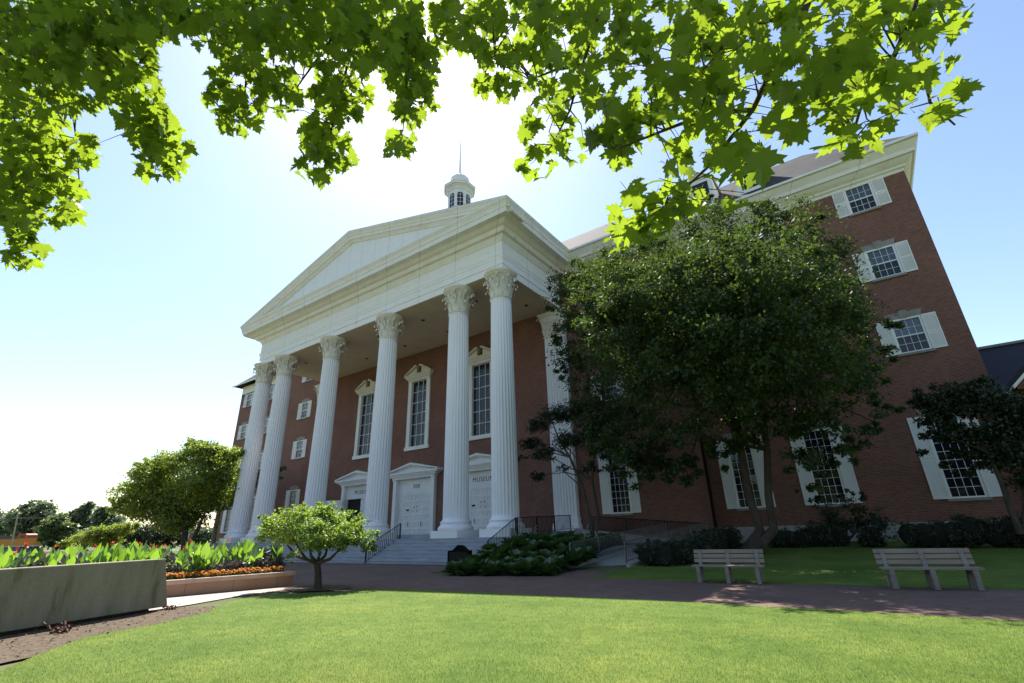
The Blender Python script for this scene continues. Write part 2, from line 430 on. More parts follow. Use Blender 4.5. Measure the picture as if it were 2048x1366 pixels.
t.links.new(c, b.inputs['Base Color']); b.inputs['Roughness'].default_value = 0.95; b.inputs['Specular IOR Level'].default_value = 0.2
bp = N(t, 'ShaderNodeBump', i_Strength=0.25, i_Distance=0.01); t.links.new(n2.outputs[0], bp.inputs['Height']); t.links.new(bp.outputs[0], b.inputs['Normal'])
M['stained'] = mt

# ------------------------------------------------------------------ terrain
def sstep(a, b_, x):
    t_ = np.clip((x - a) / (b_ - a), 0, 1); return t_ * t_ * (3 - 2 * t_)
def terrain(x, y):
    return 0.6 * sstep(17.5, 31.0, y) * sstep(-14.0, -9.5, x)

def grid_sheet(name, xs, ys, zfun, mat, dz):
    X, Y = np.meshgrid(xs, ys); Z = zfun(X, Y) + dz
    V = np.stack([X.ravel(), Y.ravel(), Z.ravel()], 1); nx, ny = len(xs), len(ys)
    i = np.arange(nx - 1); j = np.arange(ny - 1); I, J = np.meshgrid(i, j); a = (J * nx + I).ravel()
    loops = np.stack([a, a + 1, a + nx + 1, a + nx], 1).ravel(); n = len(a)
    return link(name, mesh_np(name, V, loops, np.arange(n) * 4, np.full(n, 4), mat, smooth=True))

xs = np.unique(np.concatenate([np.linspace(-900, -60, 22), np.linspace(-60, 60, 121), np.linspace(60, 900, 22)]))
ys = np.unique(np.concatenate([np.linspace(-300, -20, 9), np.linspace(-20, 60, 81), np.linspace(60, 1200, 24)]))
setp(grid_sheet('ground', xs, ys, terrain, M['ground'], -0.03), kind='structure')

def sheet(name, poly, z, mat):
    me = bpy.data.meshes.new(name)
    import bmesh
    bm = bmesh.new()
    f = bm.faces.new([bm.verts.new((p[0], p[1], z)) for p in poly])
    bm.normal_update()
    if f.normal.z < 0: bmesh.ops.reverse_faces(bm, faces=[f])
    bmesh.ops.triangulate(bm, faces=bm.faces[:])
    bm.to_mesh(me); bm.free(); me.materials.append(mat)
    return setp(link(name, me), kind='structure')

plaza = [(-62, 9.0), (-24, 8.6), (-20.5, 4.0), (-17.6, 4.0), (-17.0, 7.0), (-16.2, 9.4), (-14, 10.4), (-8, 11.0), (0, 11.6), (14, 12.6), (40, 15.0), (40, 18.6),
         (14, 17.25), (2.3, 16.63), (-4.5, 16.3), (-7.9, 16.6), (-8.9, 18.6), (-9.0, 20.6), (-11.6, 20.6), (-11.6, 20.0), (-10.3, 16.75), (-14.6, 15.6), (-16.4, 16.6), (-16.6, 20.6), (-62, 20.6)]
sheet('plaza_paving', plaza, -0.010, M['paver'])
walk = [(-17.9, -6), (-17.9, 6.8), (-17.2, 10.9), (-16.3, 10.2), (-16.15, 9.3), (-16.0, 8.2), (-15.3, 6.6), (-14.9, 5.0), (-13.9, 2.0), (-11.2, -6)]
sheet('walkway', walk, -0.004, M['walk'])
sheet('street', [(-400, 48), (-75, 40), (-75, 47), (-400, 60)], 0.0, M['road'])

lawn_edge = [tuple(G(u, v)[:2]) for u, v in ((-60, 1372), (79, 1308), (172, 1274), (240, 1262), (310, 1249), (360, 1238), (413, 1225), (432, 1214), (470, 1201), (520, 1193), (575, 1188), (640, 1185), (700, 1182), (740, 1178.5), (820, 1179), (1000, 1187), (1200, 1196), (1400, 1206), (1600, 1217), (1800, 1228), (2048, 1243), (2300, 1262))]
lawn_poly = lawn_edge + [(30, 15.0), (30, -25), (-9.5, -25), (-10.3, 1.0)]
sheet('lawn', lawn_poly, 0.006, M['lawn'])
mulch_poly = [tuple(G(u, v)[:2]) for u, v in ((79, 1311), (172, 1277), (310, 1252), (413, 1228), (436, 1216), (425, 1211.5), (330, 1217), (318, 1222))] + [(-15.2, 5.6), (-14.2, 2.6), (-11.2, -6), (-9.4, -6), (-10.2, 0.9)]
sheet('mulch_bed', mulch_poly, 0.003, M['mulch'])
ring = [tuple(np.array(G(635, 1176)[:2]) + np.array([1.25 * math.cos(a) * (1 + .12 * math.sin(3 * a)), 0.95 * math.sin(a) * (1 + .1 * math.cos(5 * a))])) for a in np.linspace(0, 2 * math.pi, 28)[:-1]]
sheet('mulch_ring', ring, 0.011, M['mulch'])
xs = np.linspace(-8.6, 34, 86); ys = np.linspace(16.2, 34, 40)
def back_z(X, Y): return terrain(X, Y)
bl_me = grid_sheet('back_lawn', xs, ys, lambda X, Y: terrain(X, Y) - 0.08 * (Y < 16.75 + np.maximum(X, -6) * 0.055), M['lawn'], -0.002)
setp(bl_me, kind='structure')

# grass blades
def in_poly(P, poly):
    x, y = P[:, 0], P[:, 1]; ins = np.zeros(len(P), bool); n = len(poly)
    for i in range(n):
        x0, y0 = poly[i]; x1, y1 = poly[(i + 1) % n]
        c_ = ((y0 > y) != (y1 > y)) & (x < (x1 - x0) * (y - y0) / (y1 - y0 + 1e-12) + x0)
        ins ^= c_
    return ins
def blades(name, P, hmin, hmax, w, mat):
    n = len(P)
    az = RNG.uniform(0, 2 * math.pi, n); h = RNG.uniform(hmin, hmax, n)
    d = np.stack([np.cos(az), np.sin(az), np.zeros(n)], 1); ln = np.stack([np.cos(az + 1.57), np.sin(az + 1.57), np.zeros(n)], 1) * (RNG.uniform(-.7, .7, n) * h)[:, None]
    a = P - d * w; b_ = P + d * w; c_ = P + ln + np.array([0, 0, 1]) * h[:, None]
    V = np.stack([a, b_, c_], 1).reshape(-1, 3)
    return link(name, mesh_np(name, V, np.arange(3 * n), np.arange(n) * 3, np.full(n, 3), mat))
dd = 4.2 + 9.5 * RNG.random(420000) ** 1.35
uu = RNG.uniform(-40, 2110, 420000)
gx = CW[None, :2] * 1.0 + CR[None, :2] * ((uu - 1024) / F)[:, None] + CU[None, :2] * (-0.45)
gx /= np.linalg.norm(gx, axis=1, keepdims=True)
P2 = gx * (dd * (1 + np.abs(uu - 1100) / 1400))[:, None]
keep = in_poly(P2, lawn_edge + [(30, 15), (30, -25), (-9.5, -25), (-10.3, 1.0)]) & (RNG.random(len(P2)) < 0.85)
P2 = P2[keep]
setp(blades('lawn_grass', np.column_stack([P2, np.full(len(P2), 0.004)]), 0.012, 0.036, 0.0022, M['grassblade']), kind='stuff')

# ------------------------------------------------------------------ the museum building
S = 1.56
XC, YC = -21.0838 * S, 20.0 * S
def B(x, y, z): return (x * S, (y - 20.0) * S, z * S + EYE)         # building units to metres, local to the building's origin
def bx(x): return x * S
def by(y): return (y - 20.0) * S
def bz(z): return z * S + EYE
museum = empty('museum_building', (XC, YC, 0), 'large red brick museum with six white fluted columns, white pediment and cupola', 'building')

A_, B_ = 2.4784, 4.8943
colx = [-1.5 * B_ - A_, -1.5 * B_, -0.5 * B_, 0.5 * B_, 1.5 * B_, 1.5 * B_ + A_]
YCOL = 15.3038; EX = 10.1737; YF = 14.9833; L = 25.0753; YW = 21.0238; XCB = 15.8

def wall_holes(mb, x0, x1, z0, z1, holes, y, depth):
    """a wall face in the x-z plane at y with rectangular openings and reveals"""
    X = sorted({x0, x1, *[h[0] for h in holes], *[h[1] for h in holes]}); Z = sorted({z0, z1, *[h[2] for h in holes], *[h[3] for h in holes]})
    for i in range(len(X) - 1):
        for j in range(len(Z) - 1):
            cx, cz = (X[i] + X[i + 1]) / 2, (Z[j] + Z[j + 1]) / 2
            if any(h[0] < cx < h[1] and h[2] < cz < h[3] for h in holes): continue
            mb.add([(X[i], y, Z[j]), (X[i + 1], y, Z[j]), (X[i + 1], y, Z[j + 1]), (X[i], y, Z[j + 1])], [(0, 1, 2, 3)])
    for a, b_, c_, d_ in holes:
        q = y + depth
        mb.add([(a, y, c_), (a, q, c_), (a, q, d_), (a, y, d_)], [(0, 1, 2, 3)])
        mb.add([(b_, y, c_), (b_, y, d_), (b_, q, d_), (b_, q, c_)], [(0, 1, 2, 3)])
        mb.add([(a, y, d_), (a, q, d_), (b_, q, d_), (b_, y, d_)], [(0, 1, 2, 3)])
        mb.add([(a, y, c_), (b_, y, c_), (b_, q, c_), (a, q, c_)], [(0, 1, 2, 3)])

WC = {'w0': 12.42, 'w1': 17.25, 'w2': 19.93, 'w3': 23.54}
ROWS = [(11.37, 12.60), (8.41, 9.66), (5.44, 6.73)]
GR = (0.585, 3.22)
HW = 0.455                                       # half width of a window opening, units
def hole(xc, z0, z1, hw=HW): return (bx(xc - hw), bx(xc + hw), bz(z0), bz(z1))

wl = MB()
RV = 0.16
holes_c = [hole(s * WC['w0'], a, b_) for s in (-1, 1) for a, b_ in ROWS + [GR]]
for k in (-1, 0, 1):
    holes_c.append((bx(k * B_ - 0.70), bx(k * B_ + 0.70), bz(4.80), bz(8.93)))
    holes_c.append((bx(k * B_ - 1.45), bx(k * B_ + 1.45), bz(-0.01), bz(3.0)))
wall_holes(wl, bx(-XCB), bx(XCB), 0.0, bz(12.7), holes_c, by(20.0), 0.35)
for s in (-1, 1):
    a, b_ = sorted((s * XCB, s * L))
    hs = [hole(s * WC[k], p, q) for k in ('w1', 'w2', 'w3') for p, q in ROWS + [GR]]
    wall_holes(wl, bx(a), bx(b_), 0.0, bz(12.7), hs, by(YW), 0.25)
    wl.add([(bx(s * XCB), by(20), 0), (bx(s * XCB), by(YW), 0), (bx(s * XCB), by(YW), bz(12.7)), (bx(s * XCB), by(20), bz(12.7))], [(0, 1, 2, 3)])
    wl.add([(bx(s * L), by(YW), 0), (bx(s * L), by(26.8), 0), (bx(s * L), by(26.8), bz(12.7)), (bx(s * L), by(YW), bz(12.7))], [(0, 1, 2, 3)])
wl.add([(bx(-L), by(26.8), 0), (bx(L), by(26.8), 0), (bx(L), by(26.8), bz(12.7)), (bx(-L), by(26.8), bz(12.7))], [(0, 1, 2, 3)])
build('brick_wall', wl, M['brick'], museum, recalc=False)

for s in (-1, 1):
    fd = MB()
    a, b_ = sorted((s * XCB, s * (L + 0.05)))
    if s > 0: a += 0.006
    else: b_ -= 0.006
    fd.box(bx(a), bx(b_), by(YW) - 0.09, by(YW) - 0.002, 0.0, bz(-0.075))
    c0, c1 = sorted((bx(s * L) + s * 0.002, bx(s * (L + 0.05))))
    fd.box(c0, c1, by(YW) - 0.002, by(26.8), 0.0, bz(-0.075))
    build('foundation', fd, M['concrete'], museum)

# eaves cornice of the main block and the wings
EAVE = [(0.0, 12.55), (0.03, 12.66), (0.10, 12.70), (0.12, 12.78), (0.30, 12.90), (0.36, 12.98), (0.38, 12.985), (0.44, 13.0), (0.46, 13.16), (0.50, 13.20), (0.56, 13.32), (0.62, 13.40), (0.636, 13.49), (0.0, 13.49)]
ev = MB()
ev.sweep([(bx(-L), by(26.8)), (bx(-L), by(YW)), (bx(-XCB - 0.004), by(YW))], [(o * S, bz(z)) for o, z in EAVE], outward=-1)
ev.sweep([(bx(XCB + 0.004), by(YW)), (bx(L), by(YW)), (bx(L), by(26.8))], [(o * S, bz(z)) for o, z in EAVE], outward=1)
ev2 = [(o * S, bz(z) + 0.003) for o, z in EAVE]
ev.sweep([(bx(-XCB), by(YW) - 0.01), (bx(-XCB), by(20)), (bx(XCB), by(20)), (bx(XCB), by(YW) - 0.01)], ev2, outward=1)
build('eaves_cornice', ev, M['cream'], museum, smooth=True, sharp=30)

# gutter line along the right-hand eaves is part of the roof
OV = 0.636
rf = MB()
ridge_y = YW - OV + 3.405; zr = 16.917; ze = 13.495
ye = YW - OV - 0.02; yb = 2 * ridge_y - ye
for s in (-1, 1):
    xe = s * (L + OV + 0.02); xr = s * (L + OV - 3.405); xi = s * 10.0
    a, b_, c_, d_ = B(xi, ye, ze), B(xe, ye, ze), B(xr, ridge_y, zr), B(xi, ridge_y, zr)
    rf.add([a, b_, c_, d_], [(0, 1, 2, 3)])
    rf.add([B(xe, ye, ze), B(xe, yb, ze), B(xr, ridge_y, zr)], [(0, 1, 2)])
    rf.add([B(xi, yb, ze), B(xe, yb, ze), B(xr, ridge_y, zr), B(xi, ridge_y, zr)], [(0, 1, 2, 3)])
yc0 = 20 - OV - 0.02; xg = XCB + OV + 0.02; rz2 = zr + 0.18
rf.add([B(-xg, yc0, ze + .01), B(xg, yc0, ze + .01), B(xg - 3.6, 23.3, rz2), B(-xg + 3.6, 23.3, rz2)], [(0, 1, 2, 3)])
rf.add([B(-xg, 27.2, ze + .01), B(xg, 27.2, ze + .01), B(xg - 3.6, 23.3, rz2), B(-xg + 3.6, 23.3, rz2)], [(0, 1, 2, 3)])
for s in (-1, 1):
    rf.add([B(s * xg, yc0, ze + .01), B(s * xg, 27.2, ze + .01), B(s * (xg - 3.6), 23.3, rz2)], [(0, 1, 2)])
# portico roof
ZT = 13.551; ZAP = 16.53; XT = EX + 1.165
yfr = YF - 1.16
rf.add([B(-XT, yfr, ZT + .012), B(0, yfr, ZAP + .012), B(0, 23.2, ZAP + .012), B(-XT, 23.2, ZT + .012)], [(0, 1, 2, 3)])
rf.add([B(XT, yfr, ZT + .012), B(0, yfr, ZAP + .012), B(0, 23.2, ZAP + .012), B(XT, 23.2, ZT + .012)], [(0, 1, 2, 3)])
roof = build('roof', rf, M['slate'], museum, recalc=False)
gt_ = MB()
for a, b_, y in ((-L - OV, -xg, ye), (xg, L + OV, ye), (-xg, xg, yc0)):
    gt_.box(bx(a), bx(b_), by(y) - 0.11, by(y) - 0.005, bz(ze) - 0.10, bz(ze) + 0.06)
build('gutter', gt_, M['white'], museum)

# ---------------- windows with shutters
def shutter_mb(w, h):
    s = MB(); th = 0.045; st = 0.055
    s.box(-w / 2, -w / 2 + st, -th, 0, 0, h); s.box(w / 2 - st, w / 2, -th, 0, 0, h)
    s.box(-w / 2 + st, w / 2 - st, -th, 0, 0, 0.09); s.box(-w / 2 + st, w / 2 - st, -th, 0, h - 0.09, h)
    s.box(-w / 2 + st, w / 2 - st, -th, 0, h / 2 - 0.04, h / 2 + 0.04)
    pitch = 0.075; z = 0.10
    while z < h - 0.13:
        if abs(z + pitch / 2 - h / 2) > 0.075:
            s.add([(-w / 2 + st, -th * .95, z), (w / 2 - st, -th * .95, z), (w / 2 - st, -0.004, z + pitch * 1.05), (-w / 2 + st, -0.004, z + pitch * 1.05)], [(0, 1, 2, 3)])
        z += pitch
    s.add([(-w / 2 + st, -0.002, 0.09), (w / 2 - st, -0.002, 0.09), (w / 2 - st, -0.002, h - 0.09), (-w / 2 + st, -0.002, h - 0.09)], [(0, 1, 2, 3)])
    return s
def window_frame_mb(w, h, nx, nz, casing=0.10, sash=True, mun=0.02):
    s = MB()
    s.box(-w / 2, -w / 2 + casing, -0.02, 0.12, 0, h); s.box(w / 2 - casing, w / 2, -0.02, 0.12, 0, h)
    s.box(-w / 2 + casing, w / 2 - casing, -0.02, 0.12, h - casing, h); s.box(-w / 2 + casing, w / 2 - casing, -0.02, 0.12, 0, casing * .8)
    x0, x1, z0, z1 = -w / 2 + casing, w / 2 - casing, casing * .8, h - casing
    if sash: s.box(x0, x1, 0.035, 0.1, (z0 + z1) / 2 - 0.035, (z0 + z1) / 2 + 0.035)
    for i in range(1, nx):
        x = x0 + (x1 - x0) * i / nx; s.box(x - mun / 2, x + mun / 2, 0.05, 0.083, z0, z1)
    for j in range(1, nz):
        z = z0 + (z1 - z0) * j / nz
        if sash and abs(z - (z0 + z1) / 2) < 0.03: continue
        s.box(x0, x1, 0.053, 0.08, z - mun / 2, z + mun / 2)
    return s
def pane_mb(w, h):
    s = MB(); s.box(-w / 2 + 0.05, w / 2 - 0.05, 0.085, 0.10, 0.04, h - 0.05); return s
def sill_mb(w): 
    s = MB(); s.box(-w / 2 - 0.10, w / 2 + 0.10, -0.12, 0.02, -0.13, -0.002); return s
def lintel_mb(w):
    s = MB()
    s.prism([(-w / 2 - .02, 0.002), (-0.16, 0.002), (-0.2, 0.36), (-w / 2 - 0.14, 0.36)], 'y', -0.022, 0.002)
    s.prism([(w / 2 + .02, 0.002), (0.16, 0.002), (0.2, 0.36), (w / 2 + 0.14, 0.36)], 'y', -0.022, 0.002)
    s.prism([(-0.158, -0.02), (0.158, -0.02), (0.21, 0.47), (-0.21, 0.47)], 'y', -0.05, 0.002)
    return s
def window_set(xc, y, z0, z1, key, lintel=True, nx=4, nz=4, sash=True):
    w, h = 2 * HW * S, (z1 - z0) * S; sw = 0.40 * S
    k = (key, round(h, 3), nx, nz)
    if k not in CACHE:
        fr = build('window', window_frame_mb(w, h, nx, nz, sash=sash), M['white'], museum)
        pn = build('pane', pane_mb(w, h), M['glass'], fr)
        if sash:
            up_ = MB(); up_.box(-w / 2 + .06, w / 2 - .06, 0.074, 0.0835, h / 2 + .02, h - .06); upn = build('pane', up_, M['glass_sky'], fr)
        sh = [build('shutter', shutter_mb(sw, h), M['white'], fr, loc=(s * (w / 2 + sw / 2 + 0.012), -0.012, 0)) for s in (-1, 1)]
        sl = build('sill', sill_mb(w), M['stone'], fr)
        parts = [pn, *sh, sl] + ([upn] if sash else [])
        if lintel: parts.append(build('lintel', lintel_mb(w), M['stone'], fr, loc=(0, 0, h)))
        CACHE[k] = (fr, parts); fr.location = (bx(xc), by(y), bz(z0)); return
    fr0, parts0 = CACHE[k]
    fr = fr0.copy(); COL.objects.link(fr); fr.location = (bx(xc), by(y), bz(z0)); fr.parent = museum
    for p in parts0:
        q = p.copy(); COL.objects.link(q); q.parent = fr
CACHE = {}
for s in (1, -1):
    for kx, y in (('w0', 20.0), ('w1', YW), ('w2', YW), ('w3', YW)):
        for i, (z0, z1) in enumerate(ROWS):
            window_set(s * WC[kx], y, z0, z1, 'up%d' % min(i, 1), lintel=i > 0)
        window_set(s * WC[kx], y, GR[0], GR[1], 'ground', nx=4, nz=9, sash=False)

# ---------------- tall pedimented windows and doors
def text_mesh(txt, size, mat, parent, loc, name='lettering'):
    cu = bpy.data.curves.new(name, 'FONT'); cu.body = txt; cu.size = size; cu.extrude = 0.006; cu.align_x = 'CENTER'; cu.align_y = 'CENTER'; cu.space_character = 1.12
    tmp = bpy.data.objects.new('tmp_text', cu); COL.objects.link(tmp)
    bpy.context.view_layer.update()
    dg = bpy.context.evaluated_depsgraph_get()
    me = bpy.data.meshes.new_from_object(tmp.evaluated_get(dg))
    COL.objects.unlink(tmp); bpy.data.objects.remove(tmp)
    me.materials.clear(); me.materials.append(mat); me.name = name
    o = link(name, me, parent, loc); o.rotation_euler = (rad(90), 0, 0)
    return o

def tall_window(k):
    fr = MB(); g = 0.645 * S; f = 0.93 * S; z0, z1 = bz(4.85), bz(8.88)
    fr.box(-f, -g, -0.13, 0.2, z0, z1); fr.box(g, f, -0.13, 0.2, z0, z1)
    fr.box(-f + .06, f - .06, -0.15, -0.128, z0 + 0.02, z0 + 0.02 + 0.35)
    fr.v = fr.v[:-8]; fr.f = fr.f[:-6]; fr.mi = fr.mi[:-6]
    fr.box(-g, g, -0.02, 0.2, z1 - 0.03, bz(8.97)); fr.box(-g, g, 0.0, 0.2, bz(4.80), z0 + 0.04)
    for i in (1, 2):
        x = -g + 2 * g * i / 3; fr.box(x - 0.022, x + 0.022, 0.10, 0.15, z0, z1)
    for j in range(1, 6):
        z = z0 + (z1 - z0) * j / 6; fr.box(-g, g, 0.103, 0.147, z - 0.022, z + 0.022)
    w = build('tall_window', fr, M['white'], museum, loc=(bx(k * B_), by(20), 0))
    p = MB(); p.box(-g - .02, g + .02, 0.152, 0.17, z0 - .02, z1 + .02); build('pane', p, M['glass'], w)
    sl = MB(); sl.box(-f - 0.1, f + 0.1, -0.2, 0.0, bz(4.64), bz(4.85)); sl.box(-f, -g - .05, -0.16, -0.131, bz(4.85), bz(5.08)); sl.box(g + .05, f, -0.16, -0.131, bz(4.85), bz(5.08))
    build('sill', sl, M['white'], w)
    pd = MB()
    pd.box(-f, f, -0.18, 0.0, bz(8.885), bz(9.03)); pd.box(-f - 0.12, f + 0.12, -0.28, 0.0, bz(9.03), bz(9.10))
    pd.box(-f - 0.34, f + 0.34, -0.46, 0.0, bz(9.20), bz(9.30)); pd.box(-f - 0.22, f + 0.22, -0.36, 0.0, bz(9.10), bz(9.20))
    # broken pediment: tympanum, raking mouldings and scrolled ends round an urn
    t_ = f + 0.34; zb, zp = bz(9.30), bz(9.93)
    def zr_(x): return zb + (zp - zb) * (1 - abs(x) / t_)
    for s in (-1, 1):
        gap = 0.30
        pd.prism([(s * t_ * .97, zb), (s * gap, zb), (s * gap * 1.05, zr_(gap) - 0.12), ], 'y', -0.22, 0.0)
        pd.prism([(s * t_, zb + .002), (s * t_, zb + 0.1), (s * gap, zr_(gap) + 0.1), (s * gap, zr_(gap) - 0.08)], 'y', -0.46, -0.0)
        pd.tube([(s * (gap - 0.02), -0.44, zr_(gap) - 0.03), (s * (gap - 0.02), -0.02, zr_(gap) - 0.03)], 0.10, 10)
    build('broken_pediment', pd, M['cream_w'], w)
    ur = MB(); ur.lathe([(0.07, 0), (0.05, 0.05), (0.13, 0.18), (0.15, 0.28), (0.09, 0.36), (0.05, 0.40), (0.07, 0.46), (0.0, 0.52)], 12, (0, -0.2, bz(9.42)))
    build('urn', ur, M['urn'], w, smooth=True)
M['cream_w'] = noisy('cream_paint', (0.66, 0.62, 0.54), (0.74, 0.70, 0.62), 1.5, 0.7)
M['urn'] = noisy('weathered_urn', (0.16, 0.12, 0.08), (0.3, 0.24, 0.17), 6, 0.8)

def raised_panel_leaf(w, h, s=None):
    s = MB(); s.box(-w / 2, w / 2, 0, 0.06, 0, h)
    nx, nz = 4, 6
    for i in range(nx):
        for j in range(nz):
            pw, ph = w / nx, h / nz
            x0 = -w / 2 + pw * i + pw * .16; x1 = -w / 2 + pw * (i + 1) - pw * .16
            z0 = ph * j + ph * .15; z1 = ph * (j + 1) - ph * .15
            e = 0.05
            for a, b_, c_, d_ in ((x0, x1, z0, z0 + e), (x0, x1, z1 - e, z1), (x0, x0 + e, z0 + e, z1 - e), (x1 - e, x1, z0 + e, z1 - e)):
                s.box(a, b_, -0.045, 0.0, c_, d_)
    return s
def door(k, word, open_left=False, flyer=True):
    H = 2.2 * S; hw = 1.40 * S
    cs = MB(); zt = bz(3.0); z0 = 1.535
    for s in (-1, 1):
        a, b_ = sorted((s * hw, s * 1.66 * S)); cs.box(a, b_, -0.32, 0.3, z0, zt)
        a, b_ = sorted((s * 1.36 * S, s * 1.70 * S)); cs.box(a, b_, -0.35, -0.321, z0, z0 + 0.35)
        a, b_ = sorted((s * 1.38 * S, s * 1.69 * S)); cs.box(a, b_, -0.345, -0.321, zt - 0.14, zt - 0.002)
    cs.box(-hw, hw, 0.0, 0.3, zt - 0.06, zt)
    d = build('door', cs, M['white'], museum, loc=(bx(k * B_), by(20), 0))
    for s in (-1, 1):
        if open_left and s < 0:
            lf = build('door_leaf', raised_panel_leaf(hw - 0.03, H), M['white'], d, loc=(-hw - 0.02, -0.36 - (hw) * .0, z0))
            lf.location = (-hw + 0.02 - (hw / 2) * math.cos(rad(35)), -0.40 - (hw / 2) * math.sin(rad(35)), z0 + 0.01)
            lf.scale = (1, 1, 0.98)
            lf.rotation_euler = (0, 0, rad(180 + 35))
            dk = MB(); dk.box(-hw, -0.01, 0.29, 0.31, z0, z0 + H); build('unlit_doorway', dk, M['dark'], d)  # near-black panel across the opening, its colour standing in for the unlit interior
            continue
        lf = build('door_leaf', raised_panel_leaf(hw - 0.012, H), M['white'], d, loc=(s * hw / 2, 0.12, z0))
        hd = MB()
        hd.tube([(-s * hw * 0.12, -0.05, 1.05), (-s * hw * 0.12, -0.10, 1.0), (-s * hw * 0.12, -0.10, 0.75), (-s * hw * 0.12, -0.05, 0.70)], 0.022, 6)
        for q in (-0.38, -0.44): hd.box(-s * hw * -q - 0.03, -s * hw * -q + 0.03, -0.03, -0.001, 1.9, 1.96); hd.box(-s * hw * -q - 0.03, -s * hw * -q + 0.03, -0.03, -0.001, 2.25, 2.31)
        build('handle', hd, M['brass'], lf)
        if s < 0 and flyer:
            fl = MB(); fl.box(-0.02, 0.26, -0.032, -0.001, 1.98, 2.12); fl.box(0.06, 0.18, -0.05, -0.033, 2.0, 2.1); build('mail_slot', fl, M['blackpaint'], lf)
    sg = MB(); sg.box(-hw, hw, 0.10, 0.2, z0 + H + 0.004, zt - 0.06)
    a, b_, c_, d_ = -hw + .35, hw - .3, z0 + H + 0.22, zt - 0.30
    e = 0.035
    for q in ((a, b_, c_, c_ + e), (a, b_, d_ - e, d_), (a, a + e, c_ + e, d_ - e), (b_ - e, b_, c_ + e, d_ - e)): sg.box(q[0], q[1], 0.075, 0.1, q[2], q[3])
    tp = build('transom_panel', sg, M['white'], d)
    text_mesh(word, 0.52, M['letter'], tp, (0.03, 0.092, (c_ + d_) / 2))
    pd = MB(); t_ = 2.12 * S; zb, zp = bz(3.32), bz(3.80)
    pd.box(-1.72 * S, 1.72 * S, -0.40, 0.0, bz(3.0) + .002, bz(3.12)); pd.box(-1.86 * S, 1.86 * S, -0.52, 0.0, bz(3.12), bz(3.21)); pd.box(-2.0 * S, 2.0 * S, -0.64, 0.0, bz(3.21), bz(3.27)); pd.box(-t_, t_, -0.74, 0.0, bz(3.27), bz(3.36))
    pd.prism([(-t_ * .9, bz(3.36)), (t_ * .9, bz(3.36)), (0, zp - .02)], 'y', -0.45, 0.0)
    for s in (-1, 1):
        pd.prism([(s * t_, bz(3.36) + .001), (s * t_, bz(3.36) + .1), (0, zp + 0.10), (0, zp - 0.10)], 'y', -0.74, -0.0 - .001 * s)
        pd.prism([(s * t_ * .86, bz(3.36) + .002), (s * t_ * .80, bz(3.36) + .002), (0, zp - 0.2), (0, zp - 0.1)], 'y', -0.60, -0.40)
    build('door_pediment', pd, M['white'], d)
tall_window(-1); tall_window(0); tall_window(1)
door(-1, 'MUSEUM', open_left=True); door(0, '500'); door(1, 'MUSEUM')
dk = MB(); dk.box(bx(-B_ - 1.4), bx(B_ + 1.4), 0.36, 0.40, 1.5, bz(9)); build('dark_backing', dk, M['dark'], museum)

# ---------------- columns
RB, RT = 0.525 * S, 0.452 * S
ZP0, ZP1 = bz(-0.16), bz(0.11)
ZS0, ZS1 = bz(0.47), bz(9.48)
ZCAP = bz(10.775)
def shaft_mb():
    nf = 24; s = MB(); rows = []
    zs = [0, 0.10, 0.22] + list(np.linspace(0.4, (ZS1 - ZS0) - 0.35, 9)) + [ZS1 - ZS0 - 0.16, ZS1 - ZS0 - 0.06, ZS1 - ZS0]
    Hs = ZS1 - ZS0
    for i, z in enumerate(zs):
        t_ = z / Hs; r = RB + (RT - RB) * (t_ ** 1.35)
        if i == 0: r *= 1.07
        if i == len(zs) - 1: r *= 1.05
        depth = 0.0 if i in (0, 1, len(zs) - 1, len(zs) - 2) else 0.085
        row = []
        for k in range(nf):
            for q, dq in ((0.0, 0), (0.16, 0), (0.34, .75), (0.58, 1.0), (0.82, .75)):
                a = 2 * math.pi * (k + q) / nf; rr = r * (1 - depth * dq)
                row.append((rr * math.cos(a), rr * math.sin(a), z))
        rows.append(row)
    n = len(rows[0])
    s.add([p for r_ in rows for p in r_], [(i * n + k, i * n + (k + 1) % n, (i + 1) * n + (k + 1) % n, (i + 1) * n + k) for i in range(len(rows) - 1) for k in range(n)])
    return s
def acanthus(mb, ang, r0, z0, r1, z1, w, curl, base=(0, 0)):
    """a leaf rising from radius r0 at z0 to z1, its tip curling outwards to r1"""
    prof = []
    H_ = z1 - z0
    for t_ in np.linspace(0, 1, 8):
        prof.append((r0 + (r1 - r0) * t_ ** 2.2, z0 + H_ * t_, w * (0.75 + 0.5 * math.sin(math.pi * min(t_ * .8 + .1, 1)) - 0.35 * t_)))
    for a in np.linspace(20, 200, 7):
        prof.append((r1 + curl * (1 - math.cos(rad(a))) * .9, z1 + curl * math.sin(rad(a)) - (curl * .5 if a > 150 else 0), w * (0.62 - a / 200 * .35)))
    rows = []
    for (r, z, ww) in prof:
        for o, dr in ((-1, 0.0), (-0.5, 0.035), (0, 0.075), (0.5, 0.035), (1, 0.0)):
            a = ang; x = (r + dr * .8) * math.cos(a) - ww * o / 2 * math.sin(a); y = (r + dr * .8) * math.sin(a) + ww * o / 2 * math.cos(a)
            rows.append((base[0] + x, base[1] + y, z))
    k = 5
    mb.add(rows, [(i * k + j, i * k + j + 1, (i + 1) * k + j + 1, (i + 1) * k + j) for i in range(len(prof) - 1) for j in range(k - 1)])
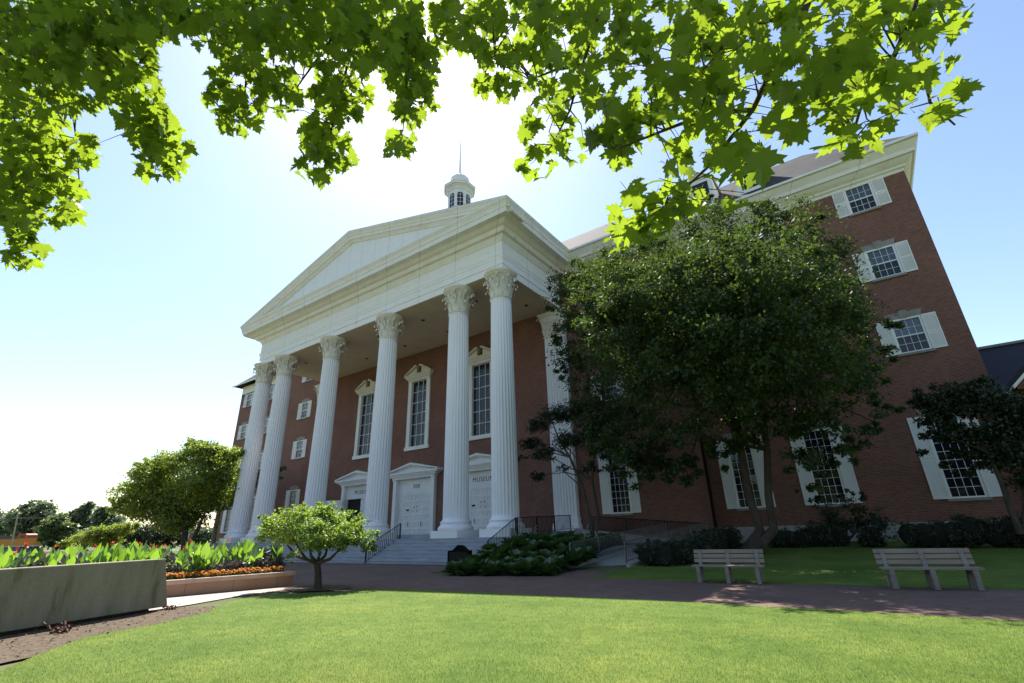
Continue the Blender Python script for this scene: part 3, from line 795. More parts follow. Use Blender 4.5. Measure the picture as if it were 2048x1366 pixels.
def volute(mb, ang, r0, z0, r1, z1):
    pts = []
    for t_ in np.linspace(0, 1, 8): pts.append((r0 + (r1 - r0) * t_ ** 1.7, z0 + (z1 - z0) * (1 - (1 - t_) ** 1.6)))
    cr = 0.10
    for a in np.linspace(90, -270, 12):
        q = cr * (1 - (90 - a) / 520); pts.append((r1 + q * math.cos(rad(a)), z1 - cr + q * math.sin(rad(a))))
    mb.tube([(r * math.cos(ang), r * math.sin(ang), z) for r, z in pts], [0.075] * 8 + [0.07] * 12, 5)
def capital_mb():
    s = MB(); H = ZCAP - ZS1
    s.lathe([(RT * 1.02, 0.0), (RT * 1.10, 0.03), (RT * 1.12, 0.08), (RT * 1.08, 0.13), (RT * 0.98, 0.15), (RT * 0.92, 0.3), (RT * 0.90, 0.9), (RT * 0.98, 1.25), (RT * 1.22, H - 0.40), (RT * 1.40, H - 0.30)], 40)
    s.lathe([(RT * 1.40, H - 0.31), (RT * 1.46, H - 0.28), (RT * 1.50, H - 0.22), (RT * 1.52, H - 0.19), (RT * 1.56, H - 0.18), (RT * 1.62, H - 0.10), (RT * 1.65, H - 0.04), (RT * 1.65, H - 0.003)], 48)
    for k in range(8):
        a = 2 * math.pi * k / 8
        acanthus(s, a + math.pi / 8, RT * 0.98, 0.16, RT * 1.20, 0.74, 0.50, 0.12)
        acanthus(s, a, RT * 0.95, 0.30, RT * 1.32, 1.20, 0.44, 0.14)
        volute(s, a + math.pi / 8, RT * 1.0, 0.75, RT * 1.52, H - 0.40)
    return s
def base_mb():
    s = MB(); h = ZS0 - ZP1; r = RB
    prof = [(r * 1.30, 0.0), (r * 1.335, 0.04), (r * 1.35, 0.11), (r * 1.335, 0.18), (r * 1.28, 0.23), (r * 1.24, 0.24), (r * 1.24, 0.27), (r * 1.17, 0.31), (r * 1.14, 0.36), (r * 1.15, 0.40), (r * 1.18, 0.41), (r * 1.20, 0.45), (r * 1.18, 0.50), (r * 1.10, 0.52), (r * 1.07, h)]
    s.lathe(prof, 48); return s
sh0 = shaft_mb(); cp0 = capital_mb(); bs0 = base_mb()
pl0 = MB(); q = 0.70 * S; pl0.box(-q, q, -q, q, 0, ZP1 - ZP0 - 0.002)
first = None
for i, x in enumerate(colx):
    if first is None:
        c0 = build('column', sh0, M['column'], museum, loc=(bx(x), by(YCOL), ZS0), smooth=True, sharp=50)
        k1 = build('capital', cp0, M['cream_w'], c0, loc=(0, 0, ZS1 - ZS0), smooth=True, sharp=50)
        k2 = build('column_base', bs0, M['column'], c0, loc=(0, 0, ZP1 - ZS0), smooth=True, sharp=50)
        k3 = build('plinth', pl0, M['white'], c0, loc=(0, 0, ZP0 - ZS0))
        first = (c0, (k1, k2, k3))
    else:
        c_ = first[0].copy(); COL.objects.link(c_); c_.location = (bx(x), by(YCOL), ZS0); c_.parent = museum
        for k in first[1]:
            kk = k.copy(); COL.objects.link(kk); kk.parent = c_

# ---------------- pilasters on the wall
for s in (-1, 1):
    mb = MB(); x0, x1 = 9.28, 10.44; w = (x1 - x0) * S; yd = 0.25 * S
    z0, z1 = bz(0.54), bz(9.22); n = 7
    poly = [(-w / 2, 0), (-w / 2, -yd)]
    for k in range(n):
        a = -w / 2 + 0.08 + (w - 0.16) * k / n; f_ = (w - 0.16) / n
        for t_ in (0.14, 0.3, 0.5, 0.7, 0.86): poly.append((a + f_ * t_, -yd + 0.055 * (1 - (2 * t_ - 1) ** 2) * (0.4 if t_ in (.14, .86) else 1.2)))
        poly.append((a + f_, -yd))
    poly += [(w / 2, -yd), (w / 2, 0)]
    mb.prism(poly, 'z', z0, z1)
    p = build('pilaster', mb, M['column'], museum, loc=(bx(s * (x0 + x1) / 2), by(20) - 0.002, 0))
    cb = MB()
    cb.box(-w / 2 - 0.14, w / 2 + 0.14, -yd - 0.14, 0, bz(-0.02), bz(0.18)); cb.box(-w / 2 - 0.10, w / 2 + 0.10, -yd - 0.10, 0, bz(0.18), bz(0.28)); cb.box(-w / 2 - 0.04, w / 2 + 0.04, -yd - 0.04, 0, bz(0.28), bz(0.40)); cb.box(-w / 2 - 0.07, w / 2 + 0.07, -yd - 0.07, 0, bz(0.40), bz(0.47)); cb.box(-w / 2 - 0.02, w / 2 + 0.02, -yd - 0.02, 0, bz(0.47), z0)
    build('column_base', cb, M['column'], p)
    cc = MB(); zc0 = bz(9.22); zc1 = bz(10.52)
    cc.box(-w / 2 - 0.07, w / 2 + 0.07, -yd - 0.07, 0, zc0, zc0 + 0.09)
    cc.add([(-w / 2, 0, zc0 + .09), (w / 2, 0, zc0 + .09), (w / 2, -yd, zc0 + .09), (-w / 2, -yd, zc0 + .09), (-w / 2 - .22, 0, zc1 - .3), (w / 2 + .22, 0, zc1 - .3), (w / 2 + .22, -yd - .22, zc1 - .3), (-w / 2 - .22, -yd - .22, zc1 - .3)], [(0, 1, 2, 3), (7, 6, 5, 4), (3, 2, 6, 7), (2, 1, 5, 6), (0, 3, 7, 4)])
    cc.box(-w / 2 - 0.30, w / 2 + 0.30, -yd - 0.30, 0, zc1 - .30, zc1 - .16); cc.box(-w / 2 - 0.38, w / 2 + 0.38, -yd - 0.38, 0, zc1 - .16, zc1)
    for xx in (-0.62, -0.2, 0.22, 0.64):
        acanthus(cc, -math.pi / 2, 0, zc0 + 0.1, 0.10, zc0 + 0.72, 0.40, 0.085, base=(xx, -yd + 0.0))
    for xx in (-0.84, -0.42, 0.0, 0.42, 0.84):
        acanthus(cc, -math.pi / 2, 0, zc0 + 0.25, 0.22, zc0 + 1.2, 0.36, 0.10, base=(xx, -yd + 0.0))
    for sx in (-1, 1):
        acanthus(cc, 0 if sx > 0 else math.pi, 0, zc0 + 0.1, 0.12, zc0 + 0.72, 0.36, 0.085, base=(sx * w / 2, -yd / 2))
        acanthus(cc, rad(-45) if sx > 0 else rad(-135), 0.0, zc0 + 0.6, 0.34, zc1 - .45, 0.2, 0.10, base=(sx * w / 2, -yd))
    build('capital', cc, M['cream_w'], p, smooth=True, sharp=40)

# ---------------- entablature, cornice, pediment
path = [(bx(-EX), by(19.99)), (bx(-EX), by(YF)), (bx(EX), by(YF)), (bx(EX), by(19.99))]
def prof_s(pr): return [(o * S, bz(z)) for o, z in pr]
ar = MB(); ar.sweep(path, prof_s([(-0.9, 10.785), (0.0, 10.785), (0.0, 11.12), (0.035, 11.125), (0.035, 11.42), (0.06, 11.46), (0.07, 11.56), (0.10, 11.64), (-0.9, 11.64)]))
build('architrave', ar, M['panel'], museum)
fz = MB(); fz.sweep(path, prof_s([(-0.9, 11.645), (0.03, 11.645), (0.03, 12.30), (-0.9, 12.30)]))
build('frieze', fz, M['panel'], museum)
cn = MB()
CORN = [(-0.2, 12.305), (0.05, 12.305), (0.09, 12.40), (0.17, 12.50), (0.19, 12.56), (0.33, 12.58), (0.36, 12.62), (0.40, 12.70), (0.42, 12.755), (0.50, 12.78), (0.60, 12.84), (0.68, 12.91), (0.70, 12.925), (0.98, 12.935), (1.00, 13.16), (1.03, 13.18), (1.04, 13.26), (1.09, 13.40), (1.15, 13.48), (1.16, 13.55), (-0.2, 13.55)]
cn.sweep(path, prof_s(CORN))
build('cornice', cn, M['cream'], museum, smooth=True, sharp=28)
tm = MB(); xt_ = EX + 0.74; tm.prism([(bx(-xt_), bz(13.552)), (bx(xt_), bz(13.552)), (0, bz(13.552) + (ZAP - ZT) * S * xt_ / XT - .12)], 'y', by(YF - 0.74), by(YF) + 0.2)
build('tympanum', tm, M['tympanum'], museum)
rk = MB()
RAKE = [(1.155, 0.0), (1.145, 0.075), (1.08, 0.14), (1.035, 0.24), (1.02, 0.29), (0.985, 0.31), (0.975, 0.44), (0.89, 0.47), (0.86, 0.53), (0.82, 0.56), (0.80, 0.61), (0.5, 0.62), (-0.2, 0.62), (-0.2, 0.0)]
k = len(RAKE)
for s in (-1, 1):
    vv = []
    for xx in (s * (XT - 0.006), 0.0):
        zt_ = ZT + (ZAP - ZT) * (1 - abs(xx) / XT)
        for o, h in RAKE: vv.append(B(xx, YF - o, zt_ - h * (1.0 if xx == 0 else 0.97)))
    rk.add(vv, [(j, (j + 1) % k, k + (j + 1) % k, k + j) for j in range(k)])
build('raking_cornice', rk, M['cream'], museum, smooth=True, sharp=28)
sf = MB(); sf.box(bx(-EX + 0.05), bx(EX - 0.05), by(YF + 0.05), by(19.995), bz(10.78), bz(10.783))
build('soffit', sf, M['soffit'], museum)
for x in (-7.3, -3.6, 0, 3.6, 7.3, 9.0):
    for y in (16.6, 18.6):
        dl = MB(); dl.lathe([(0.16, 0), (0.16, -0.03), (0.11, -0.035), (0.11, -0.01), (0.0, -0.012)], 16, (bx(x), by(y), bz(10.78)), cap=False)
        build('downlight', dl, M['brass'], museum)

# ---------------- cupola
ycu = 23.37; cx0, cy0 = 0.0, by(ycu)
def octa(r, z): return (r * S, bz(z))
cu = MB()
cu.lathe([octa(0.80, 16.0), octa(0.80, 23.2)], 8, (cx0, cy0, 0), ang0=rad(22.5))
cu.lathe([octa(0.95, 23.2), octa(0.95, 25.1)], 8, (cx0, cy0, 0), ang0=rad(22.5))
cu.lathe([octa(1.0, 25.1), octa(1.04, 25.25), octa(1.20, 25.42), octa(1.28, 25.44), octa(1.28, 25.58), octa(1.33, 25.64), octa(0.70, 26.0)], 8, (cx0, cy0, 0), ang0=rad(22.5))
cup = build('cupola', cu, M['white'], museum)
cd = MB(); cd.lathe([octa(0.82, 25.98), octa(0.80, 26.22), octa(0.76, 26.55), octa(0.70, 26.72), octa(0.52, 26.9), octa(0.34, 27.02), octa(0.30, 27.12), octa(0.12, 27.2)], 8, (cx0, cy0, 0), ang0=rad(22.5))
build('dome', cd, M['white'], cup)
spi = MB(); spi.lathe([octa(0.14, 27.18), octa(0.09, 27.4), octa(0.065, 28.2), octa(0.035, 30.2), octa(0.008, 31.1)], 8, (cx0, cy0, 0)); build('spire', spi, M['white'], cup)
for k_ in range(8):
    a = rad(45 * k_ - 90); wn = MB(); ap = 0.95 * math.cos(rad(22.5)) * S
    w_, zb_, zs_ = 0.40 * S / 2 * 1.15, bz(23.5), bz(24.55)
    arc = [(-w_, zb_), (w_, zb_)] + [(w_ * math.cos(t_), zs_ + w_ * math.sin(t_)) for t_ in np.linspace(0, math.pi, 10)]
    wn.prism(arc, 'y', -0.012, 0.01)
    g_ = build('lantern_window', wn, M['glass'], cup, loc=(cx0 + ap * math.cos(a), cy0 + ap * math.sin(a), 0), rotz=a + rad(90))
    br = MB(); br.box(-0.02, 0.02, -0.03, -0.013, zb_, zs_ + w_ * .95)
    for zz in (bz(23.85), bz(24.2), bz(24.55)): br.box(-w_, w_, -0.032, -0.014, zz - 0.02, zz + 0.02)
    arc2 = [(1.22 * p[0], p[1] + (0.05 if p[1] > zs_ else 0)) for p in arc]
    build('glazing_bar', br, M['white'], g_)

# ---------------- dormers on the right and left roof slopes
for s in (1, -1):
    for xd in (19.95, 17.85):
        y0 = 21.0; z0 = 14.15; w_ = 0.56; zt_ = 15.75; zp_ = 16.25
        d = MB(); yb_ = YW - OV + (zt_ - 13.49)
        d.prism([(by(y0), bz(z0 - .1)), (by(y0), bz(zt_)), (by(yb_), bz(zt_))], 'x', bx(-w_), bx(w_))
        dm = build('dormer', d, M['white'], museum, loc=(bx(s * xd), 0, 0))
        r_ = MB()
        for q_ in (-1, 1):
            r_.add([(bx(q_ * (w_ + .12)), by(y0) - .15, bz(zt_ - .05)), (0, by(y0) - .15, bz(zp_)), (0, by(yb_ + .6), bz(zp_)), (bx(q_ * (w_ + .12)), by(yb_), bz(zt_ - .05))], [(0, 1, 2, 3)])
        r_.cur = 0
        r_.prism([(bx(-w_), bz(zt_)), (bx(w_), bz(zt_)), (0, bz(zp_) - .03)], 'y', by(y0) - .02, by(y0) + .3)
        build('roof', r_, M['cream_w'], dm, recalc=False)
        g_ = MB(); g_.box(bx(-0.36), bx(0.36), by(y0) - .03, by(y0) + .02, bz(z0 + .15), bz(zt_ - .15)); build('pane', g_, M['glass'], dm)

# downspout at the corner between main block and wing
ds = MB(); ds.box(bx(XCB) + 0.06, bx(XCB) + 0.17, by(YW) - 0.14, by(YW) - 0.03, 1.3, bz(12.6)); build('downspout', ds, M['brick_dark'] if 'brick_dark' in M else M['iron'], museum)

# ------------------------------------------------------------------ porch, steps, ramp, railings
steps = empty('stone_steps', (XC, 21.6, 0), 'wide grey stone steps and porch floor below the white columns', 'steps')
PX0, PX1 = XC + bx(-10.65), XC + bx(10.65)
def SL(mb): mb.v = [(p[0] - XC, p[1] - 21.6, p[2]) for p in mb.v]; return mb
YP0 = 22.72
st = MB(); nr = 7; rise = 1.30 / nr; tread = 0.335
for i in range(nr):
    y0 = YP0 - tread * (nr - 1 - i)
    yb_ = y0 + tread if i < nr - 1 else 25.1
    st.box(PX0 + .02, PX1 - .02, y0, yb_ - (0.0 if i == nr - 1 else 0.0), 0.0, rise * (i + 1) - 0.045)
    st.box(PX0 + .02, PX1 - .02, y0 - 0.03, yb_ - (0.032 if i < nr - 1 else 0), rise * (i + 1) - 0.043, rise * (i + 1))
build('stair_flight', SL(st), M['step'], steps)
fl = MB(); fl.box(PX0, PX1, 25.102, 31.19, 0.0, 1.52); build('porch_floor', SL(fl), M['step'], steps)
ck = MB()
for xa in (PX1 - 0.02, PX0 - 0.36):
    ck = MB(); ck.prism([(19.95, 0.0), (YP0 + 2.38, 0.0), (YP0 + 2.38, 1.34), (YP0 - .1, 1.34), (20.3, 0.22), (19.95, 0.22)], 'x', xa + .003, xa + 0.38)
    build('cheek_wall', SL(ck), M['stone'], steps)

def railing(name, label, pts, h, pitch, mat, r=0.022, rb=0.011, posts=True, group=None, cat='railing', low=0.1):
    pts = [np.array(p, float) for p in pts]; o = pts[0].copy()
    root = empty(name, tuple(o), label, cat, group)
    top = MB(); top.tube([p - o + np.array([0, 0, h]) for p in pts], r, 6); build('top_rail', top, mat, root)
    lo = MB(); lo.tube([p - o + np.array([0, 0, low]) for p in pts], r * .8, 6); build('bottom_rail', lo, mat, root)
    bl = MB()
    for a, b_ in zip(pts[:-1], pts[1:]):
        n = max(1, int(np.linalg.norm(b_ - a) / pitch))
        for i in range(n):
            p = a + (b_ - a) * (i + .5) / n - o; bl.box(p[0] - rb, p[0] + rb, p[1] - rb, p[1] + rb, p[2] + low, p[2] + h)
    build('balusters', bl, mat, root)
    for a, b_ in zip(pts[:-1], pts[1:]):
        n = max(1, int(round(np.linalg.norm(b_ - a) / 2.2)))
        for i in range(n + (1 if b_ is pts[-1] else 0)):
            p = a + (b_ - a) * i / n - o; pm = MB(); q_ = r * 1.15; pm.box(p[0] - q_, p[0] + q_, p[1] - q_, p[1] + q_, p[2] - 0.0, p[2] + h + .01); build('post', pm, mat, root)
    return root
xr_ = PX1 + 0.16
railing('step_railing', 'dark iron railing sloping down the right edge of the steps', [(xr_, YP0 + 0.1, 1.34), (xr_, 20.35, 0.24)], 0.92, 0.14, M['iron'], cat='railing')
xm_ = XC + bx(0.5 * B_ - 1.05)
xm_ = -25.7
railing('step_railing', 'dark railing running down the middle of the steps, between two central columns', [(xm_, YP0 + 0.5, 1.30), (xm_, 20.55, 0.0)], 0.95, 0.16, M['iron'])
railing('porch_railing', 'dark iron railing along the porch edge in front of the flat pilaster', [(xr_, 22.95, 1.34), (xr_, 28.9, 1.52)], 0.92, 0.14, M['iron'])

# accessible ramp
rampo = empty('ramp', (-10.1, 20.3, 0), 'pale concrete ramp climbing towards the brick wall between two railings', 'ramp')
def RL(mb): mb.v = [(p[0] + 10.1, p[1] - 20.3, p[2]) for p in mb.v]; return mb
rl0, rr0 = np.array([-11.25, 20.0]), np.array([-9.1, 20.5]); rl1, rr1 = np.array([-9.75, 29.0]), np.array([-7.6, 29.0])
ZL = 0.78
rm = MB(); rm.add([(*rl0, 0.004), (*rr0, 0.004), (*rr1, ZL), (*rl1, ZL), (*rl0, -0.05), (*rr0, -0.05), (*rr1, -0.05), (*rl1, -0.05)], [(0, 1, 2, 3), (0, 4, 5, 1), (1, 5, 6, 2), (2, 6, 7, 3), (3, 7, 4, 0)])
build('ramp_surface', RL(rm), M['concrete'], rampo)
ld = MB(); ld.box(-9.77, -7.3, 29.003, 31.17, 0, ZL + .001); build('landing', RL(ld), M['concrete'], rampo)
up = MB(); up.add([(-9.775, 29.4, ZL), (-9.775, 31.17, ZL), (PX1 + .005, 31.17, 1.52), (PX1 + .005, 29.4, 1.52), (-9.775, 29.4, 0), (-9.775, 31.17, 0), (PX1 + .005, 31.17, 0), (PX1 + .005, 29.4, 0)], [(0, 1, 2, 3), (0, 4, 7, 3)][:1] + [(0, 3, 7, 4), (0, 4, 5, 1), (3, 2, 6, 7)])
build('upper_ramp', RL(up), M['concrete'], rampo)
cbm = MB()
def curb(a, b_, za, zb_, w=0.16, h=0.16):
    a = np.array(a); b_ = np.array(b_); d_ = (b_ - a) / np.linalg.norm(b_ - a); n_ = np.array([-d_[1], d_[0]]) * w
    mbx = MB()
    q_ = [a, b_, b_ + n_, a + n_]; z_ = [za, zb_, zb_, za]
    mbx.add([(p[0], p[1], -0.05) for p in q_] + [(p[0], p[1], z + h) for p, z in zip(q_, z_)], [(3, 2, 1, 0), (4, 5, 6, 7), (0, 1, 5, 4), (1, 2, 6, 5), (2, 3, 7, 6), (3, 0, 4, 7)])
    return mbx
build('curb', RL(curb(rl0 + np.array([-.004, .0]), rl1, 0.0, ZL)), M['concrete'], rampo)
build('curb', RL(curb(rr1 + np.array([.16, 0]), rr0 + np.array([.16, 0]), ZL, 0.0)), M['concrete'], rampo)
build('curb', RL(curb((-7.13, 31.15), (-7.13, 29.01), ZL, ZL, h=0.5)), M['concrete'], rampo)
build('curb', RL(curb((PX1 + .2, 29.398), (-9.95, 29.398), 1.50, ZL, w=-0.16 * -1 * -1, h=0.14)), M['concrete'], rampo)
cl = np.array([-.08, 0])
def zr2(t_): return ZL * t_
P_ = lambda a, b_, t_, off: (*(a + (b_ - a) * t_ + off), 0.16 + zr2(t_))
railing('ramp_railing', 'grey metal railing on the left side of the ramp next to the hosta bed', [P_(rl0, rl1, 0.01, cl), P_(rl0, rl1, 0.97, cl)], 0.84, 0.15, M['rail'])
railing('ramp_railing', 'grey metal railing on the right side of the ramp next to the dark hedge', [P_(rr0, rr1, 0.02, -cl), P_(rr0, rr1, 0.97, -cl)], 0.84, 0.15, M['rail'])
railing('ramp_railing', 'thin dark railing of the upper ramp against the brick wall under the low window', [(PX1 + .5, 31.05, 1.50), (-8.2, 31.05, 0.82)], 0.86, 0.15, M['iron'])

# ------------------------------------------------------------------ leaf clouds and trees
DIA = ([(0, 0, 0), (0.32, 0.5, 0.06), (0, 1, 0), (-0.32, 0.5, 0.06)], [(0, 1, 2), (0, 2, 3)])
OVAL = ([(0, 0, 0), (0.24, 0.25, 0.07), (0.26, 0.6, 0.07), (0, 1, -0.05), (-0.26, 0.6, 0.07), (-0.24, 0.25, 0.07)], [(0, 1, 2, 3), (0, 3, 4, 5)])
def sphere_pts(n):
    return rvec(n)
def leaf_cloud(name, blobs, n, size, mat, parent, org, clump=0.30, per=60, flat=1.0, up=0.5, shell=0.55, shape=DIA, sizevar=0.35, nclumps=None):
    """blobs: list of (centre, radius). Leaves gather in small clumps spread through each blob's volume."""
    C_ = np.array([b_[0] for b_ in blobs]); R_ = np.array([b_[1] for b_ in blobs]); wts = R_ ** 2.2; wts = wts / wts.sum()
    nc = nclumps or max(20, n // per)
    bi = RNG.choice(len(blobs), nc, p=wts)
    dirs = rvec(nc); rr = R_[bi] * (shell + (1 - shell) * RNG.random(nc)) * RNG.uniform(.8, 1.12, nc)
    cc = C_[bi] + dirs * rr[:, None] * np.array([1, 1, flat])
    cr = R_[bi] * clump * RNG.uniform(.5, 1.4, nc)
    ci = RNG.integers(0, nc, n)
    off = RNG.normal(size=(n, 3)) * np.array([1, 1, 0.6]) * 0.55
    pos = cc[ci] + off * cr[ci][:, None] - np.array(org)
    nrm = rvec(n) + np.array([0, 0, up]) + dirs[ci] * 0.5
    tip = dirs[ci] * 0.6 + rvec(n) * 0.9 - np.array([0, 0, 0.25])
    ex, ey, ez = frames(nrm, tip)
    sc = size * RNG.uniform(1 - sizevar, 1 + sizevar, n)
    return link(name, scatter_mesh(name, shape[0], shape[1], pos, ex, ey, ez, sc, mat), parent)

def Yp(u, v, y):
    r = CW + CR * (u - 1024) / F - CU * (v - 683) / F
    return np.array([0, 0, EYE]) + r * (y / r[1])
def depth_of(p): return float(np.dot(np.array(p) - np.array([0, 0, EYE]), CW))
def yblobs(lst, y):
    out_ = []
    for q_ in lst:
        u, v, r = q_[:3]; yy = y + (q_[3] if len(q_) > 3 else 0)
        p = Yp(u, v, yy); out_.append((p, r * depth_of(p) / F))
    return out_
def dblobs(lst, d):
    return [(W(q_[0], q_[1], d + (q_[3] if len(q_) > 3 else 0)), q_[2] * d / F) for q_ in lst]

def tree(name, label, cat, base, stems, blobs, n, size, mat, bark=None, group=None, trunkname='trunk', **kw):
    base = np.array(base, float)
    root = empty(name, tuple(base), label, cat, group)
    tb = MB()
    for pts, radii in stems: tb.tube([np.array(p) - base for p in pts], radii, 8)
    build(trunkname, tb, bark or M['bark'], root, smooth=True, sharp=80)
    leaf_cloud('crown', blobs, n, size, mat, root, base, **kw)
    return root

def limbs_to(blobs, start, k=10, r0=0.1, seed=3):
    rs = random.Random(seed); out_ = []
    for c, r in rs.sample(blobs, min(k, len(blobs))):
        s0 = np.array(start[rs.randrange(len(start))]); c = np.array(c)
        mid = (s0 + c) / 2 + np.array([rs.uniform(-.1, .1), rs.uniform(-.1, .1), 0.12]) * np.linalg.norm(c - s0)
        out_.append(([s0, mid, c], [r0, r0 * .6, r0 * .2]))
    return out_

# large tree in front of the right wing
bigb = yblobs([(1180, 600, 80, 1), (1280, 545, 100, -1), (1420, 505, 105, 0), (1560, 490, 95, 1), (1645, 535, 75, 1), (1195, 700, 85, 2), (1330, 680, 125, -3), (1480, 640, 135, -3), (1610, 640, 115, -1),
               (1690, 640, 65, 1), (1240, 800, 85, 0), (1350, 800, 105, -3.5), (1520, 770, 115, -3), (1640, 770, 110, -1), (1725, 765, 60, 1), (1270, 880, 60, -2), (1340, 890, 62, -3), (1620, 875, 75, -2), (1700, 865, 55, 0),
               (1145, 560, 42, 1), (1135, 640, 38, 1), (1520, 435, 48, 0), (1400, 445, 55, 0), (1170, 545, 45, 0), (1600, 450, 40, 1), (1420, 620, 120, 3), (1300, 660, 100, 4), (1560, 640, 110, 4), (1500, 860, 50, -2), (1750, 690, 40, 1), (1450, 720, 110, 3), (1350, 620, 120, -5), (1500, 560, 120, -5), (1600, 700, 110, -5), (1480, 740, 110, -5.5), (1640, 600, 80, -4), (1280, 720, 90, -4), (1420, 540, 90, -5), (1330, 600, 100, -7.2), (1430, 560, 110, -7.2), (1550, 560, 110, -7), (1480, 650, 110, -7.4), (1620, 600, 85, -6.5), (1380, 690, 100, -7), (1560, 690, 100, -7), (1675, 640, 55, -6), (1240, 650, 70, -6), (1250, 880, 50, -1), (1310, 930, 45, -1), (1200, 830, 55, 1), (1240, 640, 80, -7), (1192, 592, 52, -6.5), (1232, 600, 58, -7), (1180, 565, 50, -4.5), (1265, 570, 85, -6), (1300, 520, 65, -6), (1112, 592, 24, 0), (1105, 682, 20, 0), (1790, 650, 20, 0), (1775, 800, 24, 0), (1722, 505, 18, 0), (1665, 465, 18, 0), (1340, 425, 26, 0), (1232, 505, 26, -1), (1235, 925, 36, 0), (1300, 958, 28, -1), (1375, 935, 36, -2), (1600, 920, 34, -2), (1685, 915, 36, -1), (1760, 850, 32, 0), (1200, 900, 34, 0), (1590, 435, 22, 0), (1465, 415, 26, 0), (1215, 860, 58, 0), (1290, 930, 56, -1), (1370, 945, 44, -2), (1440, 895, 40, -2), (1150, 700, 45, 1), (1165, 780, 45, 1), (1152, 612, 42, -7.5), (1212, 650, 58, -8.5), (1172, 690, 46, -8), (1265, 600, 60, -8), (1560, 925, 36, -3), (1640, 955, 30, -3), (1460, 945, 22, -3), (1100, 560, 16, 0), (1098, 625, 15, 0), (1120, 745, 18, 1), (1150, 840, 18, 1), (1795, 720, 16, 0), (1770, 600, 16, 0), (1700, 470, 14, 0), (1540, 400, 14, 0), (1640, 425, 14, 0), (1420, 398, 15, 0)], 25.0)
tb0 = np.array([-5.05, 24.6, float(terrain(np.array(-5.05), np.array(24.6))) - 0.1])
q1 = [tb0, Yp(1547, 1060, 24.5), Yp(1537, 990, 24.5), Yp(1534, 900, 24.6), Yp(1520, 780, 24.8), Yp(1500, 650, 25), Yp(1490, 520, 25)]
q2 = [tb0 + np.array([-.25, 0.05, 0]), Yp(1520, 1060, 24.5), Yp(1496, 985, 24.4), Yp(1480, 890, 24.3), Yp(1440, 800, 24.4), Yp(1390, 720, 24.5), Yp(1330, 620, 24.8)]
stems = [(q1, [.27, .19, .165, .15, .13, .09, .05]), (q2, [.25, .19, .17, .16, .13, .09, .05])] + limbs_to(bigb, [q1[3], q1[4], q2[3], q2[4]], 14, 0.09)
tree('shade_tree', 'tall dense dark green tree with two stems in front of the right brick wing', 'tree', tb0, stems, bigb, 200000, 0.15, M['pear'], clump=0.24, per=85, shell=0.55, flat=.85)

t2b = yblobs([(1110, 830, 36), (1150, 815, 36, .5), (1078, 850, 26), (1062, 888, 22), (1092, 905, 28, -.5), (1140, 880, 34), (1190, 865, 40), (1046, 917, 9), (1035, 918, 6), (1078, 952, 18), (1180, 935, 22), (1125, 935, 14), (1215, 900, 30)], 25.5)
b0 = Yp(1186, 1078, 25.5)
tree('small_tree', 'small dark tree with layered leaves leaning in front of the flat white pilaster', 'tree', b0,
     [([b0, Yp(1178, 1030, 25.5), Yp(1165, 975, 25.4), Yp(1140, 915, 25.3), Yp(1118, 880, 25.2), Yp(1105, 845, 25.2)], [.13, .11, .09, .07, .05, .03]),
      ([b0 + np.array([.12, 0, 0]), Yp(1196, 1030, 25.6), Yp(1184, 960, 25.6), Yp(1190, 890, 25.6)], [.11, .09, .07, .04]),
      ([Yp(1140, 915, 25.3), Yp(1115, 902, 25.2), Yp(1085, 900, 25.2), Yp(1050, 915, 25.2)], [.05, .04, .03, .01]),
      ([Yp(1165, 975, 25.4), Yp(1130, 945, 25.3), Yp(1085, 950, 25.2)], [.04, .03, .01])] + limbs_to(t2b, [Yp(1140, 915, 25.3), Yp(1184, 960, 25.6)], 6, .04),
     t2b, 14000, 0.12, M['hedge'], clump=0.34, per=40, flat=0.55, shell=0.3)

t3b = yblobs([(1860, 800, 32), (1915, 782, 34), (1975, 800, 48), (2040, 825, 60), (1900, 850, 26), (1955, 870, 34), (2035, 910, 60), (1888, 880, 16), (1840, 795, 16), (2090, 860, 70), (1985, 930, 24), (2080, 960, 50), (1870, 835, 28), (1930, 820, 40), (2000, 860, 50), (1850, 870, 16), (1915, 905, 20), (1880, 770, 16), (1960, 770, 22), (1905, 865, 34), (1870, 815, 30), (1950, 905, 30), (1845, 905, 12), (1930, 945, 14), (1885, 930, 12), (1830, 775, 12)], 26.0)
b0 = Yp(2042, 1068, 26.0)
tree('small_tree', 'dark spreading tree crossing the tall window at the far right', 'tree', b0,
     [([b0, Yp(2022, 1020, 26), Yp(2003, 965, 25.9), Yp(1975, 905, 25.8), Yp(1945, 850, 25.8), Yp(1925, 800, 25.8)], [.13, .1, .085, .065, .045, .02]),
      ([b0 + np.array([.1, 0, 0]), Yp(2052, 1000, 26), Yp(2045, 920, 26), Yp(2050, 840, 26)], [.11, .09, .07, .04])] + limbs_to(t3b, [Yp(1975, 905, 25.8), Yp(2045, 920, 26)], 8, .045),
     t3b, 26000, 0.125, M['hedge'], clump=0.34, per=45, flat=0.5, shell=0.3)

sb = yblobs([(1690, 1030, 42), (1625, 1000, 17), (1735, 1040, 34), (1650, 1042, 30), (1600, 985, 8), (1755, 1055, 22), (1685, 985, 14), (1720, 990, 12)], 29.5)
b0 = Yp(1692, 1086, 29.5)
tree('shrub', 'open dark shrub below the tall shuttered window right of the big trunk', 'shrub', b0, [([b0, Yp(1660, 1050, 29.5), Yp(1640, 1010, 29.5)], [.05, .03, .015]), ([b0, Yp(1695, 1040, 29.5)], [.05, .02]), ([b0, Yp(1725, 1050, 29.5), Yp(1745, 1020, 29.5)], [.05, .03, .01])], sb, 4500, 0.11, M['hedge'], trunkname='stem', clump=0.3, per=40)

